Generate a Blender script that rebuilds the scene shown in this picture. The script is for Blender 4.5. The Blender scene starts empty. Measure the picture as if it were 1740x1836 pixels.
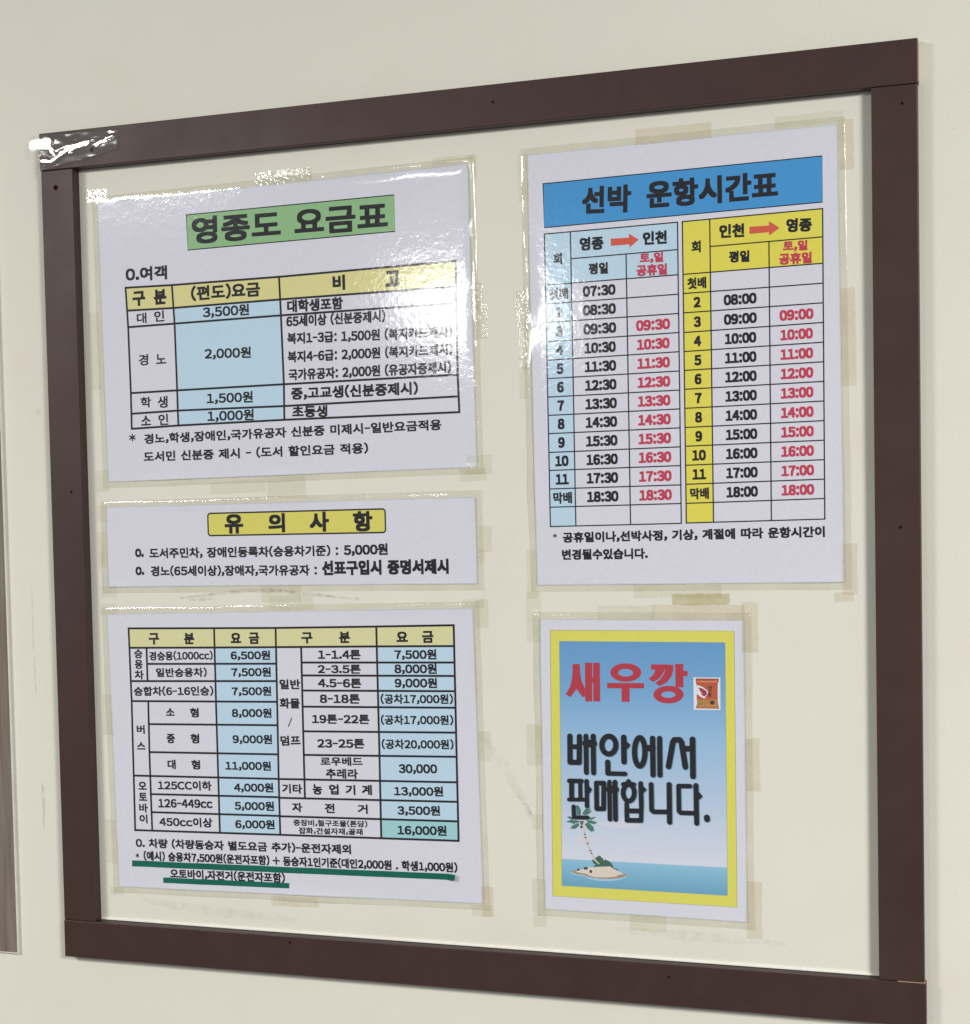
import bpy, bmesh, math, random
from mathutils import Matrix, Vector, noise
random.seed(7)
scene = bpy.context.scene
COL = scene.collection

# ------------------------------------------------------------------ camera, light, exposure
CAM_LOC=[0.33051, 0.00109, 1.04931]
CAM_ROT=[[0.948348, -0.019396, -0.316638], [0.004811, 0.998894, -0.046779], [0.317195, 0.04284, 0.947392]]
CAM_LENS=55.5598
CAM_SHIFT=[-0.00947, 0.06412]

def B(x, y, z=0.0):
    """board millimetres (right, up, out of the wall) -> Blender metres"""
    return Vector((x * .001, -z * .001, y * .001))
cd = bpy.data.cameras.new('camera'); cam = bpy.data.objects.new('camera', cd); COL.objects.link(cam)
cols = [Vector((r[0], -r[2], r[1])) for r in CAM_ROT]
mw = Matrix((cols[0], cols[1], cols[2])).transposed().to_4x4()
mw.translation = Vector((CAM_LOC[0], -CAM_LOC[2], CAM_LOC[1]))
cam.matrix_world = mw
cd.sensor_fit = 'VERTICAL'; cd.sensor_height = 36; cd.lens = CAM_LENS
cd.shift_x, cd.shift_y = CAM_SHIFT
cd.clip_start = .01; cd.clip_end = 100
scene.camera = cam

w = bpy.data.worlds.new('World'); scene.world = w; w.use_nodes = True
bg = w.node_tree.nodes['Background']; bg.inputs[0].default_value = (1.0, .985, .95, 1); bg.inputs[1].default_value = .165

def lamp(name, x, y, z, sx, sz, radiance, tilt=0, col=(1, .99, .972)):
    l = bpy.data.lights.new(name, 'AREA'); l.shape = 'RECTANGLE'; l.size = sx; l.size_y = sz
    l.energy = radiance * math.pi * sx * sz; l.color = col
    o = bpy.data.objects.new(name, l); COL.objects.link(o); o.location = (x, -z, y); o.rotation_euler = (math.radians(tilt), 0, 0)   # an area lamp shines down its -Z: straight down from the ceiling
    return o
# ceiling panels of the room: two beside the board, one further back (its mirror image is the glare on the laminated sheets)
lamp('ceiling_lamp', -1.49, .745, 1.69, .60, .30, 70, 12)
lamp('ceiling_lamp', 1.95, .745, 2.05, .70, .50, 82, 30)
lamp('ceiling_lamp', -1.70, .795, 4.9, .60, .48, 25, 30)

scene.view_settings.view_transform = 'Standard'; scene.view_settings.look = 'None'
scene.view_settings.exposure = .04; scene.view_settings.gamma = 1; scene.view_settings.use_curve_mapping = False
scene.cycles.use_denoising = True
scene.cycles.max_bounces = 8; scene.cycles.transparent_max_bounces = 16

# ------------------------------------------------------------------ materials
def s2l(c):
    c /= 255.0
    return c / 12.92 if c <= .04045 else ((c + .055) / 1.055) ** 2.4
def rgb(r, g, b, k=.88):
    return tuple(min(.95, s2l(v) / k) for v in (r, g, b)) + (1,)
class NT:
    def __init__(s, name):
        s.m = bpy.data.materials.new(name); s.m.use_nodes = True
        s.t = s.m.node_tree; s.t.nodes.clear()
        s.out = s.n('ShaderNodeOutputMaterial')
        s.geo = s.n('ShaderNodeNewGeometry')
    def n(s, typ, **kw):
        nd = s.t.nodes.new(typ)
        for k, v in kw.items():
            if k.startswith('_'): setattr(nd, k[1:], v)
            else: nd.inputs[k.replace('__', ' ')].default_value = v
        return nd
    def l(s, a, b): s.t.links.new(a, b)
    def noise(s, scale, detail=2, rough=.5, vec=None):
        nd = s.n('ShaderNodeTexNoise', Scale=scale, Detail=detail, Roughness=rough)
        s.l(vec or s.geo.outputs['Position'], nd.inputs['Vector']); return nd.outputs['Fac']
    def bump(s, h, dist, strength=1, normal=None):
        nd = s.n('ShaderNodeBump', Distance=dist, Strength=strength); s.l(h, nd.inputs['Height'])
        if normal: s.l(normal, nd.inputs['Normal'])
        return nd.outputs['Normal']
    def stretch(s, v):
        mp = s.n('ShaderNodeMapping'); mp.inputs['Scale'].default_value = v
        s.l(s.geo.outputs['Position'], mp.inputs['Vector']); return mp.outputs['Vector']
    def vary(s, color, fac, amount):
        hsv = s.n('ShaderNodeHueSaturation'); hsv.inputs['Color'].default_value = color
        mr = s.n('ShaderNodeMapRange'); mr.inputs['From Min'].default_value = .3; mr.inputs['From Max'].default_value = .7
        mr.inputs['To Min'].default_value = 1 - amount; mr.inputs['To Max'].default_value = 1 + amount
        s.l(fac, mr.inputs['Value']); s.l(mr.outputs['Result'], hsv.inputs['Value'])
        return hsv.outputs['Color']
def glaze(t):
    """normal of the laminating film: long soft waves plus a fine orange peel"""
    n1 = t.bump(t.noise(9, 1), .00035)
    n2 = t.bump(t.noise(110, 1), .00005, normal=n1)
    return t.bump(t.noise(290, 2, .55), .00005, normal=n2)
MATS = {}
def printed(name, color, grad=None):
    """ink or paper under a laminating film"""
    if name in MATS: return MATS[name]
    t = NT(name); p = t.n('ShaderNodeBsdfPrincipled', Roughness=.62)
    p.inputs['Specular IOR Level'].default_value = .15
    p.inputs['Coat Weight'].default_value = 1; p.inputs['Coat Roughness'].default_value = .085; p.inputs['Coat IOR'].default_value = 1.5
    t.l(glaze(t), p.inputs['Coat Normal'])
    if grad:
        tc = t.n('ShaderNodeTexCoord'); sp = t.n('ShaderNodeSeparateXYZ'); t.l(tc.outputs['Object'], sp.inputs[0])
        mr = t.n('ShaderNodeMapRange'); mr.inputs['From Min'].default_value = grad[0] * .001; mr.inputs['From Max'].default_value = grad[1] * .001
        t.l(sp.outputs['Z'], mr.inputs['Value'])
        cr = t.n('ShaderNodeValToRGB'); t.l(mr.outputs['Result'], cr.inputs['Fac'])
        el = cr.color_ramp.elements
        for i, (pos, c) in enumerate(grad[2]):
            e = el[i] if i < 2 else el.new(pos)
            e.position = pos; e.color = c
        t.l(cr.outputs['Color'], p.inputs['Base Color'])
    else:
        t.l(t.vary(color, t.noise(900, 2), .035), p.inputs['Base Color'])
    t.l(p.outputs[0], t.out.inputs[0]); MATS[name] = t.m
    return t.m
INK = printed('black_ink', rgb(34, 34, 40))
PAPER = printed('white_paper', rgb(206, 206, 217))
WHITE = printed('white_print', rgb(214, 217, 224))
C = {'yellow': printed('pale_yellow_print', rgb(208, 202, 142)), 'yellow2': printed('faded_yellow_print', rgb(207, 204, 156)),
     'yellow4': printed('yellow_print', rgb(214, 205, 84)), 'yellow5': printed('lemon_yellow_print', rgb(209, 205, 96)),
     'yellow3': printed('mustard_yellow_print', rgb(207, 200, 100)),
     'blue': printed('light_blue_print', rgb(180, 205, 222)), 'teal': printed('teal_print', rgb(152, 197, 202)),
     'green': printed('green_print', rgb(136, 178, 130)), 'banner': printed('strong_blue_print', rgb(66, 142, 200)),
     'red': printed('red_print', rgb(186, 60, 82)), 'arrow': printed('orange_red_print', rgb(200, 88, 70)),
     'poster_red': printed('dark_red_print', rgb(172, 58, 70)), 'shade': printed('grey_blue_print', rgb(96, 140, 158)),
     'cloud': printed('cloud_print', rgb(200, 202, 216)), 'foam': printed('foam_print', rgb(150, 190, 212)),
     'shore': printed('brown_print', rgb(160, 132, 108)), 'sand': printed('sand_print', rgb(208, 199, 186)),
     'bush': printed('dark_green_print', rgb(64, 98, 86)), 'bushl': printed('grey_green_print', rgb(84, 112, 110)),
     'leaf': printed('leaf_green_print', rgb(72, 118, 104)), 'trunk': printed('trunk_print', rgb(196, 190, 168)),
     'bark': printed('bark_print', rgb(120, 92, 86)), 'rock': printed('dark_brown_print', rgb(66, 56, 58)),
     'white': WHITE, 'bag': printed('packet_orange_print', rgb(176, 88, 60)), 'bagtan': printed('packet_tan_print', rgb(172, 124, 76)),
     'bagdark': printed('packet_brown_print', rgb(142, 74, 54)), 'baglight': printed('packet_light_print', rgb(204, 138, 112)),
     'shrimp': printed('packet_crimson_print', rgb(146, 60, 76)), 'baggreen': printed('packet_green_print', rgb(128, 124, 66)), 'ink': INK}

def film(name, tint, body, amount, bump1, bump2, gloss=1.0, rough=.06):
    """clear plastic: see-through, a little yellowed, glossy"""
    t = NT(name)
    tr = t.n('ShaderNodeBsdfTransparent'); tr.inputs[0].default_value = tint + (1,)
    df = t.n('ShaderNodeBsdfDiffuse'); df.inputs[0].default_value = body + (1,)
    m1 = t.n('ShaderNodeMixShader'); 
    mr = t.n('ShaderNodeMapRange'); mr.inputs['From Min'].default_value = .35; mr.inputs['From Max'].default_value = .7
    mr.inputs['To Min'].default_value = amount * .55; mr.inputs['To Max'].default_value = amount * 1.35
    t.l(t.noise(45, 5, .65), mr.inputs['Value']); t.l(mr.outputs['Result'], m1.inputs[0])
    t.l(tr.outputs[0], m1.inputs[1]); t.l(df.outputs[0], m1.inputs[2])
    n1 = t.bump(t.noise(bump1[0], 2), bump1[1]); n2 = t.bump(t.noise(bump2[0], 2), bump2[1], normal=n1)
    g = t.n('ShaderNodeBsdfGlossy', Roughness=rough); t.l(n2, g.inputs['Normal'])
    lw = t.n('ShaderNodeLayerWeight', Blend=.5)          # Schlick reflectance, the same from both sides
    pw = t.n('ShaderNodeMath', _operation='POWER'); t.l(lw.outputs['Facing'], pw.inputs[0]); pw.inputs[1].default_value = 5
    ma = t.n('ShaderNodeMath', _operation='MULTIPLY_ADD'); t.l(pw.outputs[0], ma.inputs[0]); ma.inputs[1].default_value = .9; ma.inputs[2].default_value = .042
    mu = t.n('ShaderNodeMath', _operation='MULTIPLY'); t.l(ma.outputs[0], mu.inputs[0]); mu.inputs[1].default_value = gloss
    m2 = t.n('ShaderNodeMixShader'); t.l(mu.outputs[0], m2.inputs[0]); t.l(m1.outputs[0], m2.inputs[1]); t.l(g.outputs[0], m2.inputs[2])
    t.l(m2.outputs[0], t.out.inputs[0]); return t.m
MARGIN = film('laminate_film', (.99, .99, .965), (.50, .50, .38), .10, (30, .0006), (300, .00004))
TAPE = {'d': film('dull_clear_tape', (.985, .985, .955), (.50, .50, .39), .07, (60, .0005), (500, .00005), .5, .2),
        'n': film('faint_clear_tape', (.99, .985, .96), (.5, .48, .38), .05, (60, .0005), (500, .00005), .5, .15),
        'y': film('yellowed_clear_tape', (.985, .965, .93), (.56, .48, .36), .09, (60, .0005), (500, .00005), .5, .2),
        'o': film('aged_yellow_tape', (.97, .95, .86), (.50, .45, .24), .25, (60, .0008), (500, .00005), .6, .15),
        'g': film('glossy_clear_tape', (.99, .99, .965), (.6, .6, .5), .05, (400, .00036), (900, .00002), 1.9, .07)}
CRUMPLE = film('crumpled_clear_tape', (.97, .97, .965), (.6, .6, .6), .05, (130, .00004), (420, .000005), 2.0, .12)

def plaster():
    t = NT('cream_wall_paint'); p = t.n('ShaderNodeBsdfPrincipled', Roughness=.62)
    p.inputs['Specular IOR Level'].default_value = .18
    a = t.noise(3.2, 4, .6); c1 = t.vary(rgb(214, 212, 200), a, .022)
    mx = t.n('ShaderNodeMix', _data_type='RGBA'); t.l(c1, mx.inputs[6]); mx.inputs[7].default_value = rgb(214, 208, 196)
    mr = t.n('ShaderNodeMapRange'); mr.inputs['From Min'].default_value = .45; mr.inputs['From Max'].default_value = .75
    t.l(t.noise(14, 5, .6), mr.inputs['Value']); t.l(mr.outputs['Result'], mx.inputs[0])
    # fine speckle of the roller coat
    sp = t.n('ShaderNodeMix', _data_type='RGBA', _blend_type='MULTIPLY'); sp.inputs[0].default_value = 1
    mr2 = t.n('ShaderNodeMapRange'); mr2.inputs['From Min'].default_value = .3; mr2.inputs['From Max'].default_value = .7
    mr2.inputs['To Min'].default_value = .965; mr2.inputs['To Max'].default_value = 1.02
    t.l(t.noise(650, 2, .6), mr2.inputs['Value']); t.l(mx.outputs[2], sp.inputs[6]); t.l(mr2.outputs['Result'], sp.inputs[7])
    t.l(sp.outputs[2], p.inputs['Base Color'])
    n1 = t.bump(t.noise(7, 2), .0015); n2 = t.bump(t.noise(330, 3, .6), .00009, normal=n1)
    t.l(n2, p.inputs['Normal']); t.l(p.outputs[0], t.out.inputs[0]); return t.m
WALL = plaster()
def brown(name='dark_brown_frame_film', base=(61, 43, 38)):
    t = NT(name); p = t.n('ShaderNodeBsdfPrincipled')
    p.inputs['Specular IOR Level'].default_value = .32
    t.l(t.vary(rgb(*base), t.noise(40, 4, .6), .09), p.inputs['Base Color'])
    mr = t.n('ShaderNodeMapRange'); mr.inputs['To Min'].default_value = .40; mr.inputs['To Max'].default_value = .56
    t.l(t.noise(25, 3), mr.inputs['Value']); t.l(mr.outputs['Result'], p.inputs['Roughness'])
    t.l(t.bump(t.noise(800, 2), .00003), p.inputs['Normal']); t.l(p.outputs[0], t.out.inputs[0]); return t.m
BROWN = brown(); RAW = brown('raw_frame_board', (176, 150, 116)); DARK = None
def woodgrain():
    t = NT('grey_wood_grain_film'); p = t.n('ShaderNodeBsdfPrincipled', Roughness=.5)
    p.inputs['Specular IOR Level'].default_value = .3
    g = t.noise(1, 5, .65, t.stretch((150, 1, 7)))
    cr = t.n('ShaderNodeValToRGB'); cr.color_ramp.elements[0].position = .3; cr.color_ramp.elements[1].position = .72
    cr.color_ramp.elements[0].color = rgb(98, 88, 79); cr.color_ramp.elements[1].color = rgb(132, 121, 111)
    t.l(g, cr.inputs[0]); t.l(cr.outputs[0], p.inputs['Base Color'])
    t.l(p.outputs[0], t.out.inputs[0]); return t.m
WOOD = woodgrain()
def flat(name, c, rough=.6):
    t = NT(name); p = t.n('ShaderNodeBsdfPrincipled', Roughness=rough); p.inputs['Specular IOR Level'].default_value = .25
    t.l(t.vary(c, t.noise(120, 3), .05), p.inputs['Base Color']); t.l(p.outputs[0], t.out.inputs[0]); return t.m
DARK = flat('dark_screw_hole', rgb(46, 18, 18), .9); DARK.node_tree.nodes['Principled BSDF'].inputs['Specular IOR Level'].default_value = .03
EDGE = flat('white_foam_edge', rgb(206, 204, 192)); 
def greentape():
    t = NT('green_vinyl_tape'); p = t.n('ShaderNodeBsdfPrincipled', Roughness=.34); p.inputs['Specular IOR Level'].default_value = .3
    t.l(t.vary(rgb(24, 96, 80), t.noise(90, 3, .6, t.stretch((.25, 1, 3))), .12), p.inputs['Base Color'])
    t.l(t.bump(t.noise(160, 2), .00012), p.inputs['Normal']); t.l(p.outputs[0], t.out.inputs[0]); return t.m
GREENTAPE = greentape()
def scuffmat(name, c, a):
    t = NT(name); tr = t.n('ShaderNodeBsdfTransparent'); d = t.n('ShaderNodeBsdfDiffuse'); d.inputs[0].default_value = c
    mr = t.n('ShaderNodeMapRange'); mr.inputs['From Min'].default_value = .38; mr.inputs['From Max'].default_value = .68
    mr.inputs['To Min'].default_value = 0; mr.inputs['To Max'].default_value = a
    t.l(t.noise(130, 4, .65), mr.inputs['Value'])
    m = t.n('ShaderNodeMixShader'); t.l(mr.outputs['Result'], m.inputs[0]); t.l(tr.outputs[0], m.inputs[1]); t.l(d.outputs[0], m.inputs[2])
    t.l(m.outputs[0], t.out.inputs[0]); return t.m
SCUFF = scuffmat('grey_scuff', (.12, .11, .10, 1), .17); SMEAR = scuffmat('grey_glue_smear', (.30, .29, .25, 1), .09); STAIN = scuffmat('brown_glue_stain', (.30, .22, .13, 1), .26)

# ------------------------------------------------------------------ mesh helpers
def link(name, me, parent=None, mats=()):
    o = bpy.data.objects.new(name, me); COL.objects.link(o)
    for m in mats: me.materials.append(m)
    if parent: o.parent = parent
    return o
class MB:
    def __init__(s): s.v = []; s.f = []; s.mi = []
    def poly(s, pts, z, mi=0):
        b = len(s.v); s.v += [B(x, y, z) for x, y in pts]
        a = sum(pts[i][0] * pts[(i + 1) % len(pts)][1] - pts[(i + 1) % len(pts)][0] * pts[i][1] for i in range(len(pts)))
        idx = list(range(b, b + len(pts)))
        s.f.append(idx if a > 0 else idx[::-1]); s.mi.append(mi)
    def raw(s, verts, faces, mi=0):
        b = len(s.v); s.v += verts; s.f += [[i + b for i in f] for f in faces]; s.mi += [mi] * len(faces)
    def build(s, name, mats, parent=None, tri=True, smooth=False):
        me = bpy.data.meshes.new(name); me.from_pydata(s.v, [], s.f)
        for p, m in zip(me.polygons, s.mi): p.material_index = m; p.use_smooth = smooth
        me.update()
        if tri:
            bm = bmesh.new(); bm.from_mesh(me)
            big = [f for f in bm.faces if len(f.verts) > 4]
            if big: bmesh.ops.triangulate(bm, faces=big)
            bm.to_mesh(me); bm.free()
        return link(name, me, parent, mats if isinstance(mats, (list, tuple)) else [mats])
def line(mb, pts, t, z, mi=0):
    h = t / 2; n = len(pts); L = []; R = []
    P = [Vector(p) for p in pts]
    d0 = (P[1] - P[0]).normalized(); d1 = (P[-1] - P[-2]).normalized()
    P[0] = P[0] - d0 * h; P[-1] = P[-1] + d1 * h
    for i in range(n):
        d = (P[min(i + 1, n - 1)] - P[max(i - 1, 0)]).normalized(); nn = Vector((-d.y, d.x))
        L.append(tuple(P[i] + nn * h)); R.append(tuple(P[i] - nn * h))
    for i in range(n - 1): mb.poly([R[i], R[i + 1], L[i + 1], L[i]], z, mi)
def box(x0, x1, y0, y1, z0, z1, bev=.6, name='box', mat=None, parent=None, org=(0, 0)):
    bm = bmesh.new()
    vs = [bm.verts.new(B(x - org[0], y - org[1], z)) for z in (z0, z1) for y in (y0, y1) for x in (x0, x1)]
    for q in ((0, 2, 3, 1), (4, 5, 7, 6), (0, 1, 5, 4), (2, 6, 7, 3), (0, 4, 6, 2), (1, 3, 7, 5)): bm.faces.new([vs[i] for i in q])
    bmesh.ops.recalc_face_normals(bm, faces=bm.faces)
    if bev: bmesh.ops.bevel(bm, geom=list(bm.edges), offset=bev * .001, segments=2, affect='EDGES', profile=.5)
    me = bpy.data.meshes.new(name); bm.to_mesh(me); bm.free()
    return link(name, me, parent, [mat] if mat else [])

# lettering: every character becomes a flat outline; Latin signs use the wide forms, which share the Korean letters' style
_cache = {}
def outline_of(ch):
    if ch not in _cache:
        cu = bpy.data.curves.new('lettering', 'FONT'); cu.body = ch; cu.resolution_u = 4
        ob = bpy.data.objects.new('lettering', cu); COL.objects.link(ob)
        dg = bpy.context.evaluated_depsgraph_get()
        me = bpy.data.meshes.new_from_object(ob.evaluated_get(dg))
        vs = [(v.co.x, v.co.y) for v in me.vertices]; fs = []
        for p in me.polygons:
            f = list(p.vertices)
            ar = sum(vs[f[i]][0] * vs[f[(i + 1) % len(f)]][1] - vs[f[(i + 1) % len(f)]][0] * vs[f[i]][1] for i in range(len(f)))
            if abs(ar) > 1e-10: fs.append(f if ar > 0 else f[::-1])
        bpy.data.objects.remove(ob); bpy.data.curves.remove(cu); bpy.data.meshes.remove(me)
        _cache[ch] = (vs, fs)
    return _cache[ch]
def is_ko(t): return any('\uac00' <= c <= '\ud7a3' for c in t)
def layout(txt):
    """list of (dx, x scale, verts, faces) in em"""
    pen = 0; out = []
    for c in txt:
        if c == ' ': pen += .36; continue
        if '\uac00' <= c <= '\ud7a3':
            vs, fs = outline_of(c); out.append((pen, 1, vs, fs)); pen += .93; continue
        vs, fs = outline_of(chr(ord(c) + 0xFEE0))
        x0 = min(v[0] for v in vs); x1 = max(v[0] for v in vs); k = .5 if c in '-' else 1
        wv = (x1 - x0) * k
        adv = .635 if c.isdigit() else wv + (.2 if c == ':' else .12 if c in ',.()-' else .08)
        out.append((pen + (adv - wv) / 2 - x0 * k, k, vs, fs)); pen += adv
    return out
def extent(lay):
    X = [d + k * v[0] for d, k, vs, _ in lay for v in vs]; Y = [v[1] for _, _, vs, _ in lay for v in vs]
    return min(X), max(X), min(Y), max(Y)
KER = [(0, 0), (-1, -1), (1, 1), (-1, 1), (1, -1), (1, 0), (-1, 0), (0, 1), (0, -1)]
def write(mb, items, z, mi=0):
    for (txt, cx, cy, ang, wd, ht, bold, mode) in items:
        lay = layout(txt); x0, x1, y0, y1 = extent(lay)
        bold = bold * 1.1 + .010
        x0 -= bold; x1 += bold
        if mode != 1: y0, y1 = extent(layout('한' if is_ko(txt) else '0'))[2:]
        y0 -= bold; y1 += bold
        sy = ht / (y1 - y0); ym = (y0 + y1) / 2
        if txt == 'o.': ym *= .75
        sx = wd / (x1 - x0) if wd else sy * .86
        c, s = math.cos(ang), math.sin(ang); xm = (x0 + x1) / 2
        by = bold; bx = bold * min(1.35, max(.7, sy / sx))
        for q, (d, k, vs, fs) in enumerate(lay):
            for n, (ox, oy) in enumerate(KER):
                out = []
                for x, y in vs:
                    X = (d + k * x + ox * bx - xm) * sx; Y = (y + oy * by - ym) * sy
                    out.append(B(cx + c * X - s * Y, cy + s * X + c * Y, z + .0036 * n + .0018 * (q % 2)))
                mb.raw(out, fs, mi)
def lettering(name, items, parent, mat, z=.66):
    for it in items:
        mb = MB(); write(mb, [it], z); mb.build(name, mat, parent, tri=False)
def note(items, parent):
    mb = MB(); write(mb, items, .62); mb.build('printed_note', INK, parent, tri=False)

def tag(o, label=None, cat=None, kind=None, group=None):
    if label: o['label'] = label
    if cat: o['category'] = cat
    if kind: o['kind'] = kind
    if group: o['group'] = group
    return o
def empty(name, x, y, ang=0, z=0):
    o = bpy.data.objects.new(name, None); COL.objects.link(o); o.empty_display_size = .05
    o.location = B(x, y, z); o.rotation_euler = (0, -ang, 0); return o

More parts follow.
